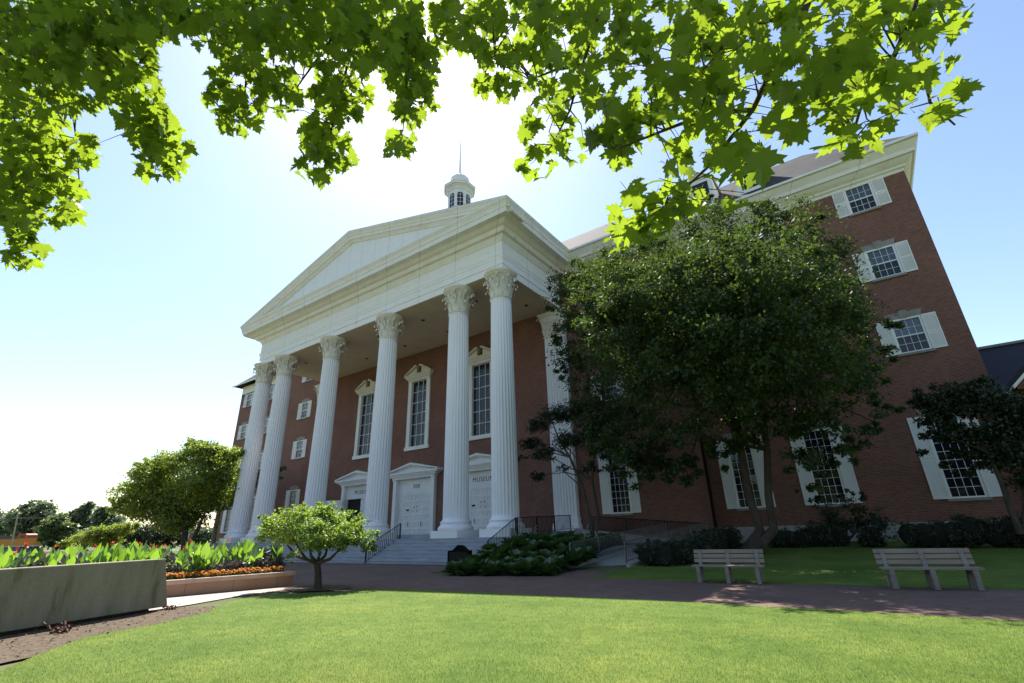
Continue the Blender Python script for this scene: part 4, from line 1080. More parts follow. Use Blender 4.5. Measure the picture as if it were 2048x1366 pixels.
def hedge(name, label, cat, pts, r, n, size=0.075, flat=1.0, mat=None):
    blobs = []
    for a, b_ in zip(pts[:-1], pts[1:]):
        a = np.array(a); b_ = np.array(b_); k_ = max(2, int(np.linalg.norm(b_ - a) / (r * .8)))
        for i in range(k_): blobs.append((a + (b_ - a) * i / k_ + RNG.normal(size=3) * r * .06, r * RNG.uniform(.9, 1.1)))
    blobs.append((np.array(pts[-1]), r))
    org = np.array(pts[0]) * np.array([1, 1, 0])
    root = empty(name, tuple(org), label, cat)
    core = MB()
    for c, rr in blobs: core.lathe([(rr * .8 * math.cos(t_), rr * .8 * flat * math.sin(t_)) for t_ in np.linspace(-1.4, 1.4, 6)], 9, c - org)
    build('branches', core, M['hedgecore'], root)  # solid near-black core filling the foliage, no separate branches
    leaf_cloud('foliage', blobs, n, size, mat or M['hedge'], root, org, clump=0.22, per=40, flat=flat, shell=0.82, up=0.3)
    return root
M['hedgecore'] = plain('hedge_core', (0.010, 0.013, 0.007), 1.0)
def tz(x, y): return float(terrain(np.array(x), np.array(y)))
hedge('hedge', 'dark clipped hedge beside the ramp behind the left bench', 'hedge', [(-8.0, 20.9, 0.55), (-6.6, 21.6, 0.55), (-6.3, 23.5, .75), (-6.0, 26.0, 0.9)], 0.62, 15000)
hedge('hedge', 'low dark hedge to the right of the big tree trunk', 'hedge', [(-4.1, 27.6, tz(-4, 27.6) + .3), (-1.7, 28.2, tz(-2, 28) + .3)], 0.55, 9000)
hedge('shrub', 'small round dark ball shrub left of the long hedge at right', 'shrub', [(-0.48, 27.5, tz(0, 27.5) + .32), (-0.46, 27.5, tz(0, 27.5) + .32)], 0.46, 3500)
hedge('hedge', 'long low dark hedge along the wall behind the right bench', 'hedge', [(0.9, 27.3, tz(1, 27.3) + .45), (3.5, 27.0, tz(2, 27) + .5), (7.5, 27.0, tz(5, 27) + .5)], 0.62, 16000)

# ------------------------------------------------------------------ hosta bed between steps and ramp
bed = MB(); nU, nV = 10, 14
c00, c10, c11, c01 = map(np.array, ((-14.5, 15.55), (-10.35, 16.75), (-11.6, 29.2), (-15.85, 25.0)))
def bedxy(a, b_):
    p = (c00 * (1 - a) + c10 * a) * (1 - b_) + (c01 * (1 - a) + c11 * a) * b_
    if b_ < .45: p = p + np.array([-0.9 * (1 - a) * math.sin(math.pi * b_ / .9), 0])
    return p
def bedz(a, b_): return 0.03 + 1.02 * float(sstep(0.08, 0.72, np.array(b_))) - 0.35 * a * float(sstep(.3, .8, np.array(b_)))
for j in range(nV + 1):
    for i in range(nU + 1):
        p = bedxy(i / nU, j / nV); bed.v.append((p[0], p[1], bedz(i / nU, j / nV)))
for j in range(nV):
    for i in range(nU):
        a = j * (nU + 1) + i; bed.f.append((a, a + 1, a + nU + 2, a + nU + 1)); bed.mi.append(0)
setp(build('planting_bed', bed, M['soil'], smooth=True), kind='structure')

def hosta_leaves(n=75, r=0.27):
    pos = np.zeros((n, 3)); az = RNG.uniform(0, 2 * math.pi, n); el = RNG.uniform(0.15, 1.25, n)
    tip = np.stack([np.cos(az) * np.cos(el), np.sin(az) * np.cos(el), np.sin(el)], 1); nrm = np.stack([-np.cos(az) * np.sin(el), -np.sin(az) * np.sin(el), np.cos(el)], 1)
    sh = [(0, 0, 0), (0.05, .35, .0), (0.24, .55, .03), (0.22, .8, -.03), (0, 1.0, -.16), (-0.22, .8, -.03), (-0.24, .55, .03), (-0.05, .35, 0)]
    return sh, [(0, 1, 7), (1, 2, 3, 4), (1, 4, 7), (7, 4, 5, 6)], pos, *frames(nrm, tip), RNG.uniform(.6, 1.1, n) * r * 1.25
def stalks(n, h):
    mb = MB()
    for i in range(n):
        a = RNG.uniform(0, 6.28); r = RNG.uniform(.05, .3); x, y = r * math.cos(a), r * math.sin(a); hh = h * RNG.uniform(.75, 1.1)
        mb.tube([(x * .3, y * .3, .1), (x, y, hh)], .006, 4)
        for q_ in range(7):
            z = hh - .05 * q_; b_ = RNG.uniform(0, 6.28); mb.lathe([(0.004, 0), (.014, .02), (.008, .05)], 5, (x + .03 * math.cos(b_), y + .03 * math.sin(b_), z))
    return mb
HP = []
for i in range(3):
    me = scatter_mesh('leaves', *hosta_leaves(), M['hosta'])
    HP.append(me)
fl_me = []
for i in range(2):
    o = build('flower_stalk', stalks(3, 0.46), M['lilac']); fl_me.append(o.data); bpy.data.objects.remove(o)
kk = 0
for j in range(11):
    for i in range(6):
        a = (i + .5 + RNG.uniform(-.3, .3)) / 6; b_ = (j + .3 + RNG.uniform(-.3, .3)) / 13
        p = bedxy(np.clip(a, .03, .97), max(b_, .02)); flower = j >= 4 and RNG.random() < .15
        lab = 'hosta with pale flower stalks on the slope beside the porch' if flower else 'leafy green hosta clump without flowers in the shaded bed by the ramp'
        r_ = empty('hosta', (p[0], p[1], bedz(a, b_) - .02), lab, 'plant', 'flowering hostas' if flower else 'leafy hostas', rotz=RNG.uniform(0, 6.28))
        s_ = RNG.uniform(1.5, 2.1); r_.scale = (s_, s_, s_ * 1.05)
        link('leaves', HP[kk % 3], r_)
        if flower: link('flower_stalk', fl_me[kk % 2], r_)
        kk += 1

# black notice board at the foot of the steps
kb = empty('notice_board', (-16.2, 18.35, 0), 'black peaked notice board standing at the foot of the steps', 'sign', rotz=rad(13))
k1 = MB(); k1.prism([(-.56, .02), (.56, .02), (.56, .80), (.42, .80), (0.14, 1.02), (-.06, 1.04), (-.12, .98), (-.32, .82), (-.56, .80)], 'y', -.16, .16); build('board', k1, M['blackpaint'], kb)
k1 = MB(); k1.box(-.62, .62, -.22, .22, 0, .10); build('foot', k1, M['iron'], kb)
k1 = MB(); k1.box(-.46, .46, -.175, -.162, .16, .74); build('panel', k1, M['iron'], kb)

# ------------------------------------------------------------------ benches
def make_bench(label, loc, rz):
    b = empty('park_bench', loc, label, 'bench', 'benches along the brick path', rotz=rz)
    Lb = 0.98
    for i in range(3):
        q_ = MB(); y0 = -0.235 + i * 0.165; q_.box(-Lb, Lb, y0, y0 + .14, .425, .465); build('seat_slat', q_, M['slat'], b)
    for i in range(3):
        q_ = MB(); c = np.array([0, 0.30 + i * 0.042, 0.565 + i * 0.125]); q_.obox(c, (Lb, 0, 0), (0, .02 * .95, -.02 * .3), (0, 0.053 * .31, 0.053 * .95)); build('back_slat', q_, M['slat'], b)
    for x in (-0.80, 0.0, 0.80):
        q_ = MB()
        q_.prism([(-0.24, 0), (-0.10, 0), (-0.09, .30), (0.16, .34), (0.28, 0), (0.42, 0), (0.30, .36), (0.42, .84), (0.35, .86), (0.22, .42), (-0.24, .42)], 'x', x - .05, x + .05)
        build('support', q_, M['benchleg'], b)
    bt = MB()
    for x in (-0.80, 0.0, 0.80):
        for i in range(3): bt.lathe([(.014, 0), (.014, .008)], 6, (x, 0.278 + i * .042 - .012, .565 + i * .125 - .004))
    build('bolts', bt, M['lampwhite'], b)
    return b
make_bench('slatted park bench nearer the ramp, in front of the big tree trunk', (-3.92, 16.25, 0), rad(4.0))
make_bench('slatted park bench at far right, in front of the long low hedge', (0.72, 16.30, 0), rad(10.0))

# ------------------------------------------------------------------ low concrete wall, planter and flowers
wa, wb = np.array([-11.15, -4.5]), np.array([-14.72, 5.62])
wd = (wb - wa) / np.linalg.norm(wb - wa); wn_ = np.array([-wd[1], wd[0]])
cw = empty('concrete_wall', (wb[0], wb[1], 0), 'low free standing concrete wall with green algae streaks', 'wall')
def along(a, b_, c_, d_, z0, z1):
    mbx = MB(); q_ = [wa + wd * a + wn_ * c_, wa + wd * b_ + wn_ * c_, wa + wd * b_ + wn_ * d_, wa + wd * a + wn_ * d_]
    mbx.add([(p[0] - wb[0], p[1] - wb[1], z) for z in (z0, z1) for p in q_], [(3, 2, 1, 0), (4, 5, 6, 7), (0, 1, 5, 4), (1, 2, 6, 5), (2, 3, 7, 6), (3, 0, 4, 7)]); return mbx
LW = float(np.linalg.norm(wb - wa))
ws = along(0, LW, 0, 0.34, 0.07, 1.16)
for k_ in (1, 2): ws.v[k_] = (ws.v[k_][0] + wd[0] * .32, ws.v[k_][1] + wd[1] * .32, ws.v[k_][2])
o = build('wall_slab', ws, M['stained'], cw)
bv = o.modifiers.new('bevel', 'BEVEL'); bv.width = 0.02; bv.segments = 2
build('wall_footing', along(0, LW - .12, 0.05, 0.29, -0.02, 0.068), M['soil'], cw)

pc = np.array([-17.30, 10.75]); pe = np.array([-0.204, -0.979]); pf = np.array([-0.979, 0.204])
PLEN, PWID = 17.0, 5.6
pl = empty('planter', (pc[0], pc[1], 0), 'long low tan stone planter box full of flowers', 'planter')
def pbox(a0, a1, b0, b1, z0, z1):
    mbx = MB(); q_ = [pe * a0 + pf * b0, pe * a1 + pf * b0, pe * a1 + pf * b1, pe * a0 + pf * b1]
    mbx.add([(p[0], p[1], z) for z in (z0, z1) for p in q_], [(3, 2, 1, 0), (4, 5, 6, 7), (0, 1, 5, 4), (1, 2, 6, 5), (2, 3, 7, 6), (3, 0, 4, 7)]); return mbx
wm = MB()
for q_ in ((0, PLEN, 0, .2), (0, .2, .2, PWID - .2), (0, PLEN, PWID - .2, PWID), (PLEN - .2, PLEN, .2, PWID - .2)):
    b_ = pbox(*q_, -0.02, 0.33); wm.add(b_.v, b_.f)
build('planter_wall', wm, M['planter'], pl)
wm = MB()
for q_ in ((-.06, PLEN, -.06, .30), (-.06, .30, .301, PWID - .301), (-.06, PLEN, PWID - .3, PWID + .06)):
    b_ = pbox(*q_, 0.332, 0.455); wm.add(b_.v, b_.f)
build('planter_coping', wm, M['plantercap'], pl)
build('soil', pbox(.2, PLEN - .2, .2, PWID - .2, 0.0, 0.38), M['soil'], pl)
def PP(a, b_, z=0.38): p = pc + pe * a + pf * b_; return (p[0], p[1], z)

def canna_mesh(n, h, w):
    vs_, fs_ = [], []
    for i in range(n):
        az = i * 2.4 + RNG.uniform(-.4, .4); z0 = 0.10 + 0.55 * h * i / n; ln = h * RNG.uniform(.45, .62); el = rad(RNG.uniform(30, 80))
        t_ = np.array([math.cos(az) * math.cos(el), math.sin(az) * math.cos(el), math.sin(el)]); sd = np.array([-math.sin(az), math.cos(az), 0]); up_ = np.cross(t_, sd) * -1
        prof = [(0.0, .02), (.18, .35), (.42, .5), (.68, .42), (.88, .2), (1.0, 0.01)]
        o = len(vs_)
        for s_, ww in prof:
            bend = -0.22 * s_ ** 2 * ln
            c_ = np.array([0.02 * math.cos(az), .02 * math.sin(az), z0]) + t_ * ln * s_ + np.array([math.cos(az) * .35, math.sin(az) * .35, -1]) * (-bend * -1) * .6
            for q_, fold in ((-1, .10), (0, 0), (1, .10)): vs_.append(c_ + sd * q_ * ww * w - up_ * fold * ww * w * -1.2)
        for k_ in range(len(prof) - 1):
            for q_ in (0, 1): fs_.append((o + 3 * k_ + q_, o + 3 * k_ + q_ + 1, o + 3 * k_ + q_ + 4, o + 3 * k_ + q_ + 3))
    mb = MB(); mb.add(vs_, fs_); mb.tube([(0, 0, 0), (0.01, 0, h * .5), (0, .01, h * .92)], [.014, .012, .006], 5); return mb
def flower_mb(h):
    mb = MB()
    for i in range(11):
        az = RNG.uniform(0, 6.28); el = RNG.uniform(-.2, 1.3); t_ = np.array([math.cos(az) * math.cos(el), math.sin(az) * math.cos(el), math.sin(el)]); sd = np.array([-math.sin(az), math.cos(az), 0]); c_ = np.array([0, 0, h + RNG.uniform(-.05, .05)]); ln = RNG.uniform(.06, .11)
        mb.add([c_, c_ + t_ * ln * .5 + sd * .03, c_ + t_ * ln, c_ + t_ * ln * .5 - sd * .03], [(0, 1, 2, 3)])
    return mb
def steal(o): me = o.data; bpy.data.objects.remove(o); return me
CM = [steal(build('leaves', canna_mesh(9, RNG.uniform(.95, 1.12), RNG.uniform(.22, .30)), M['canna'], recalc=False)) for _ in range(5)]
FM = [steal(build('flower', flower_mb(1.08), M['red'], recalc=False)) for _ in range(3)]
kk = 0
for b_ in np.arange(1.0, 5.3, 0.52):
    for a in np.arange(.45, 13.6, 0.44):
        aa, bb = a + RNG.uniform(-.2, .2), b_ + RNG.uniform(-.16, .16)
        if RNG.random() < .12: continue
        flw = RNG.random() < .20
        r_ = empty('canna', PP(aa, bb), 'canna lily with a red flower above broad green leaves in the planter' if flw else 'leafy canna lily without a flower in the stone planter', 'plant', 'red flowering cannas' if flw else 'leafy cannas', rotz=RNG.uniform(0, 6.28))
        s_ = RNG.uniform(.68, 1.08); r_.scale = (s_ * RNG.uniform(.8, 1.1), s_ * RNG.uniform(.8, 1.1), s_)
        link('leaves', CM[kk % 5], r_)
        if flw: link('flower', FM[kk % 3], r_)
        kk += 1
# dark leaved filler plants between cannas and marigolds
def bushy(n, r, h, size, mat, name='leaves'):
    pos = rvec(n) * np.array([r, r, h / 2]) * (RNG.random((n, 1)) ** .4) + np.array([0, 0, h * .5])
    ex, ey, ez = frames(rvec(n) + np.array([0, 0, .6]), rvec(n) + np.array([0, 0, .5]))
    return scatter_mesh(name, OVAL[0], OVAL[1], pos, ex, ey, ez, size * RNG.uniform(.6, 1.3, n), mat)
PM = [bushy(150, .26, .55, .12, M['purpleleaf']) for _ in range(3)]
for i, (a, bq) in enumerate([(a, .80) for a in np.arange(.3, 13, .40)] + [(a, b_) for b_ in (1.6, 3.0, 4.6) for a in np.arange(.4, 13, 1.1)]):
    r_ = link('filler_plant', PM[i % 3], None, PP(a + RNG.uniform(-.1, .1), bq + RNG.uniform(-.1, .1)), RNG.uniform(0, 6.28)); s_ = RNG.uniform(.75, 1.15) * (1 if bq < 1 else 1.5); r_.scale = (s_, s_, s_)
    setp(r_, 'dark grey purple leafy plant among the cannas in the planter', 'plant', 'purple filler plants')
def marigold_parts():
    lf = bushy(90, .15, .20, .07, M['midgreen'])
    mb = MB()
    for i in range(20):
        d_ = rvec(1)[0]; d_[2] = abs(d_[2]); p = d_ * np.array([.16, .16, .12]) + np.array([0, 0, .13]); r_ = RNG.uniform(.024, .04)
        mb.lathe([(r_ * .5, -r_ * .4), (r_, 0), (r_ * .95, r_ * .4), (r_ * .4, r_ * .75)], 7, p)
    return lf, mb
MG = []
for i in range(4):
    lf, mb = marigold_parts(); MG.append((lf, steal(build('bloom', mb, M['orange']))))
kk = 0
for row, off in ((.36, 0), (.56, .13)):
    for a in np.arange(.36 + off, 9.0, .27):
        r_ = empty('marigold', PP(a + RNG.uniform(-.05, .05), row + RNG.uniform(-.05, .05)), 'small orange marigold in the row along the planter edge', 'flower', 'marigolds along the planter edge', rotz=RNG.uniform(0, 6.28))
        link('leaves', MG[kk % 4][0], r_); link('bloom', MG[kk % 4][1], r_); kk += 1

# clods in the mulch
def clod(u, v, r, label, seed):
    p = G(u, v); rs = np.random.default_rng(seed); mb = MB()
    for i in range(70):
        c = rs.normal(size=3) * np.array([r * .55, r * .45, r * .16]) + np.array([0, 0, r * .22]); ax = rs.normal(size=3); ax /= np.linalg.norm(ax); ay = np.cross(ax, [0.3, .5, .8]); ay /= np.linalg.norm(ay); az_ = np.cross(ax, ay); s_ = r * rs.uniform(.05, .17)
        mb.obox(c, ax * s_, ay * s_ * .7, az_ * s_ * .4)
    setp(build('mulch_clod', mb, M['bark_chip'], None, (p[0], p[1], 0.0)), label, 'mulch clump')
clod(120, 1264, .26, 'dark clump of mulch against the foot of the concrete wall', 1)
clod(341, 1219, .16, 'small reddish clump of mulch beyond the end of the concrete wall', 2)
nch = 2600
pm = np.column_stack([RNG.uniform(-16, -9, nch), RNG.uniform(-1, 8.2, nch)]); pm = pm[in_poly(pm, mulch_poly)]
ex, ey, ez = frames(rvec(len(pm)) * .5 + np.array([0, 0, 1]), rvec(len(pm)))
o = link('mulch_chips', scatter_mesh('mulch_chips', [(-.3, 0, 0), (.3, 0, 0), (.22, 1, .1), (-.2, 1, .1)], [(0, 1, 2, 3)], np.column_stack([pm, np.full(len(pm), .012)]), ex, ey, ez, RNG.uniform(.02, .06, len(pm)), M['mulch'])); setp(o, kind='stuff')

# ------------------------------------------------------------------ small ornamental tree by the walk
b0 = G(636, 1178); ob = np.array([b0[0], b0[1], -0.02])
d0 = depth_of(ob)
def BW(u, v, dd=0.0): return W(u, v, d0 + dd - (v - 1178) * -0.0 + 0.369 * (1178 - v) / F * d0 * 0.9)
bb = [(BW(u, v + 3, dd), r * 1.2 * d0 / F) for u, v, r, dd in ((562, 1056, 30, .1), (600, 1042, 34, -.4), (650, 1046, 38, .3), (700, 1056, 32, 0), (735, 1075, 20, -.2), (540, 1042, 18, .4), (625, 1066, 32, -.8), (680, 1072, 28, -.6), (595, 1070, 26, .7), (650, 1025, 22, .2), (572, 1022, 11, -.2), (610, 1018, 11, .5), (700, 1030, 12, .2), (640, 1070, 26, .8), (528, 1068, 12, 0), (750, 1090, 9, 0), (583, 1112, 9, -.2), (660, 1056, 34, .9), (575, 1008, 7, 0), (612, 1006, 6, .2), (690, 1013, 7, 0), (722, 1030, 8, .3), (752, 1062, 7, -.2), (522, 1046, 7, 0), (640, 1008, 7, .4), (515, 1030, 6, .1))]
lb = [([ob, BW(636, 1145), BW(634, 1125)], [.13, .105, .10])]
for i, pth in enumerate((((634, 1127), (612, 1118), (600, 1100), (585, 1075)), ((634, 1127), (622, 1112), (620, 1095), (612, 1060)), ((634, 1127), (650, 1112), (655, 1095), (660, 1055)), ((634, 1127), (660, 1118), (678, 1100), (695, 1070)), ((634, 1127), (640, 1105), (637, 1080), (640, 1040)), ((612, 1118), (592, 1112), (575, 1090), (555, 1060)), ((678, 1100), (700, 1085), (725, 1078)))):
    k_ = len(pth); lb.append(([BW(u, v, (i % 3 - 1) * .25 * j) for j, (u, v) in enumerate(pth)], list(np.linspace(.062, .018, k_))))
tree('ornamental_tree', 'small low branched bright green tree on a mulch ring by the walk', 'tree', ob, lb, bb, 23000, 0.08, M['bushleaf'], clump=0.30, per=30, shell=0.4, flat=.85, shape=OVAL)

# ------------------------------------------------------------------ trees and things on the left, beyond the planter
yb = dblobs([(400, 905, 38), (350, 925, 42), (305, 952, 40), (440, 918, 38), (470, 905, 21), (262, 985, 31), (235, 1000, 17), (330, 985, 59, 1), (400, 980, 65, 1), (440, 1000, 42), (300, 1020, 42), (360, 1035, 52), (425, 900, 26), (290, 930, 19), (385, 885, 17), (250, 1015, 24), (420, 950, 53, -1)], 46)
b0 = W(368, 1106, 44.5)
tree('spreading_tree', 'broad yellow green tree with tiers of lit leaves left of the columns', 'tree', b0, [([b0, W(370, 1060, 45), W(378, 1010, 46), W(390, 950, 46.5)], [.3, .24, .18, .08]), ([W(370, 1060, 45), W(350, 1020, 45.5), W(310, 980, 46)], [.18, .13, .06]), ([b0 + np.array([.5, 0, 0]), W(395, 1060, 45), W(420, 1000, 46)], [.22, .17, .08])], yb, 62000, 0.22, M['yellowgreen'], clump=0.28, per=45, flat=0.55, shell=0.45)
gb = dblobs([(455, 968, 26), (430, 990, 26), (470, 1000, 26), (410, 1008, 20), (482, 945, 14), (556, 935, 16), (550, 955, 12), (510, 960, 22)], 52)
b0 = W(424, 1098, 49)
tree('young_tree', 'grey green tree with a pale trunk close behind the left end column', 'tree', b0, [([b0, W(430, 1060, 50), W(440, 1010, 51), W(455, 970, 52)], [.24, .22, .19, .08])], gb, 11000, 0.2, M['midgreen'], bark=M['palebark'], clump=0.32, per=40, flat=.7)
lw = dblobs([(200, 1066, 24), (240, 1060, 20), (165, 1076, 18), (138, 1086, 12), (265, 1052, 12), (215, 1080, 22)], 33)
b0 = W(205, 1120, 31.5)
tree('spreading_shrub', 'low wide light green shrub left of the yellow green tree', 'shrub', b0, [([b0, W(200, 1090, 33), W(180, 1072, 33)], [.08, .06, .03]), ([b0, W(225, 1085, 33), W(245, 1060, 33)], [.08, .06, .03])], lw, 12000, 0.13, M['yellowgreen'], trunkname='stem', clump=0.3, per=40, flat=.5)
dk_ = dblobs([(262, 1078, 18), (290, 1072, 22), (325, 1070, 24), (352, 1078, 18)], 56)
b0 = W(305, 1104, 54)
tree('dark_shrub', 'dark dense shrubs in the shade under the yellow green tree', 'shrub', b0, [([b0, W(300, 1080, 55)], [.1, .05])], dk_, 9000, 0.2, M['hedge'], trunkname='stem', clump=0.3, per=40, shell=.6)

FT = [('large dark green tree on the skyline behind the orange train', 140, (62, 1112), [(60, 1030, 28), (88, 1022, 22), (32, 1038, 20), (108, 1042, 16), (52, 1012, 12), (75, 1010, 10), (60, 1055, 26)], 'farleaf', 7000),
      ('tree at the left edge of the photo behind the train', 150, (5, 1115), [(8, 1052, 20), (-20, 1045, 24), (20, 1060, 16)], 'farleaf', 3000),
      ('rounded lighter green tree right of the train nose', 115, (108, 1113), [(108, 1052, 20), (95, 1066, 16), (126, 1060, 18), (112, 1076, 18)], 'midgreen', 5000),
      ('dark tree with a pointed top right of the rounded lighter tree', 135, (162, 1110), [(172, 1022, 13), (156, 1034, 15), (184, 1040, 15), (165, 1052, 20), (150, 1060, 16), (178, 1012, 7)], 'farleaf', 5500),
      ('slim dark tree just left of the broad yellow green tree', 130, (212, 1108), [(208, 1022, 10), (206, 1040, 15), (224, 1044, 16), (215, 1060, 18)], 'farleaf', 4500),
      ('dense dark trees low on the skyline under the slim dark tree', 120, (180, 1110), [(150, 1076, 14), (185, 1072, 16), (215, 1070, 16), (240, 1062, 14)], 'farleaf', 4500)]
for lab, d_, bs_, bl_, mt_, n_ in FT:
    b0 = W(bs_[0], bs_[1], d_); b0[2] = min(b0[2], 0.0); fb = dblobs([(u, v, r) for u, v, r in bl_], d_)
    tree('distant_tree', lab, 'tree', b0, [([b0, (np.array(fb[0][0]) + b0) / 2, np.array(fb[0][0])], [.5, .35, .15])] + limbs_to(fb, [(np.array(fb[0][0]) + b0) / 2], 4, .2), fb, n_, 0.85, M[mt_], clump=.3, per=25, group='trees on the skyline', shell=.4)
b0 = W(193, 1108, 138); b0[2] = 0
bt = MB(); tip0 = W(194, 1012, 138) - b0
bt.tube([(0, 0, 0), tip0 * .5, tip0], [.3, .2, .05], 5)
for i in range(9):
    s_ = tip0 * RNG.uniform(.55, .85); bt.tube([s_, s_ + np.array([RNG.uniform(-1.6, 1.6), RNG.uniform(-1, 1), RNG.uniform(1.5, 3.2)])], [.09, .03], 4)
setp(build('bare_tree', bt, M['palebark'], None, tuple(b0)), 'thin bare tree standing between two dark skyline trees', 'tree')

# train
td = 125.0; rz = math.atan2(CR[1], CR[0]); t0 = W(80, 1083, td)
tr = empty('train', (t0[0], t0[1], 0), 'orange and dark grey diesel train stopped far off at the left', 'train', rotz=rz)
def tbody(x0, x1, nose):
    q_ = MB(); q_.box(x0, x1, -1.5, 1.5, 1.75, 3.35); build('body', q_, M['trainbody'], tr)
    q_ = MB(); q_.box(x0 + .05, x1 - (2.6 if nose else .3), -1.45, 1.45, 3.352, 4.15); q_.box(x0 + 1.5, x0 + 4.5, -1.2, 1.2, 4.152, 4.45); build('roof', q_, M['trainroof'], tr)
    if nose:
        q_ = MB(); q_.prism([(x1 - 4.8, 3.36), (x1 - 2.4, 3.36), (x1 - 2.5, 4.25), (x1 - 2.9, 4.6), (x1 - 4.8, 4.6)], 'y', -1.52, 1.52); cab = build('cab', q_, M['trainstripe'], tr)
        q_ = MB(); q_.box(x1 - 2.42, x1 - 2.36, -1.2, 1.2, 3.65, 4.15); q_.box(x1 - 4.2, x1 - 3.0, -1.56, -1.525, 3.65, 4.2); build('window', q_, M['glass'], cab)
        for yy in (-.6, .6):
            q_ = MB(); q_.lathe([(.14, 0), (.14, .06)], 8, (0, 0, 0)); hl = build('headlight', q_, M['lampwhite'], tr, loc=(x1 - .6, yy * 2.4, 2.5)); hl.rotation_euler = (rad(90), 0, 0)
    q_ = MB(); q_.box(x0 + .1, x1 + .2, -1.53, 1.53, 1.45, 1.745); build('sill', q_, M['lampwhite2'], tr)
    q_ = MB(); q_.box(x0 + 4.2, x1 - 4.2, -1.2, 1.2, .45, 1.4); build('fuel_tank', q_, M['trainlow'], tr)
    for xx in (x0 + 2.3, x1 - 2.3):
        q_ = MB(); q_.box(xx - 1.7, xx + 1.7, -1.25, 1.25, .55, 1.1)
        for w_ in (-1.2, 0, 1.2): 
            for yy in (-1.3, 1.1):
                q_.prism([(xx + w_ + .5 * math.cos(t_), .5 + .5 * math.sin(t_)) for t_ in np.linspace(0, 2 * math.pi, 13)[:-1]], 'y', yy, yy + .2)
        build('bogie', q_, M['trainlow'], tr)
M['lampwhite2'] = plain('train_sill', (0.4, 0.4, 0.38), 0.6)
tbody(-15.5, 0, True); tbody(-31.5, -16.2, False)
# leaning utility pole near the train
p0, p1 = W(22, 1100, 105), W(40, 1008, 105); p0[2] = 0
po = empty('utility_pole', tuple(p0), 'pale leaning utility pole with a crossarm near the train', 'utility pole')
q_ = MB(); q_.tube([(0, 0, 0), p1 - p0], [.17, .11], 8); build('pole', q_, M['palebark'], po)
q_ = MB(); c_ = (p1 - p0) * .72; q_.obox(c_, (CR[0] * 1.2, CR[1] * 1.2, 0), (-CR[1] * .06, CR[0] * .06, 0), (0, 0, .07)); build('crossarm', q_, M['palebark'], po)
q_ = MB()
for sgn in (-1, 1):
    a = c_ + np.array([CR[0], CR[1], 0]) * 1.0 * sgn; q_.tube([a, a + np.array([CR[0] * 6, CR[1] * 6, -.15]), a + np.array([CR[0] * 11, CR[1] * 11, 0])], .025, 4)
build('wire', q_, M['rail'], po)
# white post by the left wing
p0 = W(374, 1094, 50); p0[2] = 0
po = empty('sign_post', tuple(p0), 'slim white post standing under the yellow green tree', 'post')
q_ = MB(); q_.box(-.07, .07, -.07, .07, 0, 2.2); build('post', q_, M['white'], po); q_ = MB(); q_.box(-.09, .09, -.09, .09, 2.2, 2.26); build('cap', q_, M['white'], po)

# ------------------------------------------------------------------ neighbouring low building on the right
nb0 = Yp(1990, 780, 32.0)
nb = empty('neighbouring_building', (nb0[0], 32.0, 0), 'low building with a dark roof beyond the right corner of the museum', 'building')
rz_ = Yp(1958, 699, 36.5)[2]; ez_ = Yp(2000, 781, 32.0)[2]
q_ = MB(); q_.box(-.2, 30, 0.4, 8.7, 0, ez_ - .02); build('wall', q_, M['brick'], nb)
q_ = MB(); q_.add([(-.4, 0, ez_), (31, 0, ez_), (31, 4.5, rz_), (-.4, 4.5, rz_), (31, 9, ez_), (-.4, 9, ez_)], [(0, 1, 2, 3), (3, 2, 4, 5)]); build('roof', q_, M['darkroof'], nb, recalc=False)
q_ = MB(); q_.box(-.4, 31, 4.4, 4.6, rz_ - .02, rz_ + .12); build('ridge_cap', q_, M['stone'], nb)
q_ = MB(); q_.box(-.4, 31, -.12, -.003, ez_ - .12, ez_ + .05); build('gutter', q_, M['white'], nb)
gx0 = Yp(2030, 776, 31.0)[0] - nb0[0]
gp = MB(); gp.prism([(gx0, ez_ - .3), (gx0 + 6, ez_ - .3), (gx0 + 6, ez_), (gx0 + 3, ez_ + 2.9), (gx0, ez_)], 'y', -1.4, 2.5); build('gable', gp, M['brick'], nb)
gp = MB()
for sgn in (-1, 1): gp.prism([(gx0 + 3 + sgn * 3.5, ez_ - .45), (gx0 + 3, ez_ + 2.95), (gx0 + 3, ez_ + 3.2), (gx0 + 3 + sgn * 3.7, ez_ - .4)], 'y', -1.7 - .002 * sgn, 3)
build('gable_roof', gp, M['darkroof'], nb)
gp = MB()
for sgn in (-1, 1): gp.prism([(gx0 + 3 + sgn * 3.5, ez_ - .62), (gx0 + 3, ez_ + 2.75), (gx0 + 3, ez_ + 2.94), (gx0 + 3 + sgn * 3.5, ez_ - .46)], 'y', -1.75 - .002 * sgn, -1.5)
build('barge_board', gp, M['white'], nb)

# ------------------------------------------------------------------ maple overhead
half = [(0.0, 0.0), (0.09, -0.05), (0.27, -0.10), (0.23, 0.03), (0.40, 0.06), (0.35, 0.16), (0.60, 0.30), (0.47, 0.35), (0.50, 0.47), (0.33, 0.42), (0.17, 0.46), (0.28, 0.66), (0.17, 0.66), (0.15, 0.80), (0.07, 0.83), (0.0, 1.02)]
outl = half + [(-x, y) for x, y in half[-2:0:-1]]
ctr = (0.0, 0.28)
def lz(x, y): return 0.16 * abs(x) - 0.22 * max(y - .25, 0) ** 2 - .1 * abs(x) ** 2
MV = [(ctr[0], ctr[1], lz(*ctr))] + [(x, y, lz(x, y)) for x, y in outl] + [(-.012, 0, 0.01), (.012, 0, .01), (.008, -.34, .07), (-.008, -.34, .07)]
k_ = len(outl)
MF = [(0, 1 + i, 1 + (i + 1) % k_) for i in range(k_)] + [(k_ + 1, k_ + 2, k_ + 3, k_ + 4)]
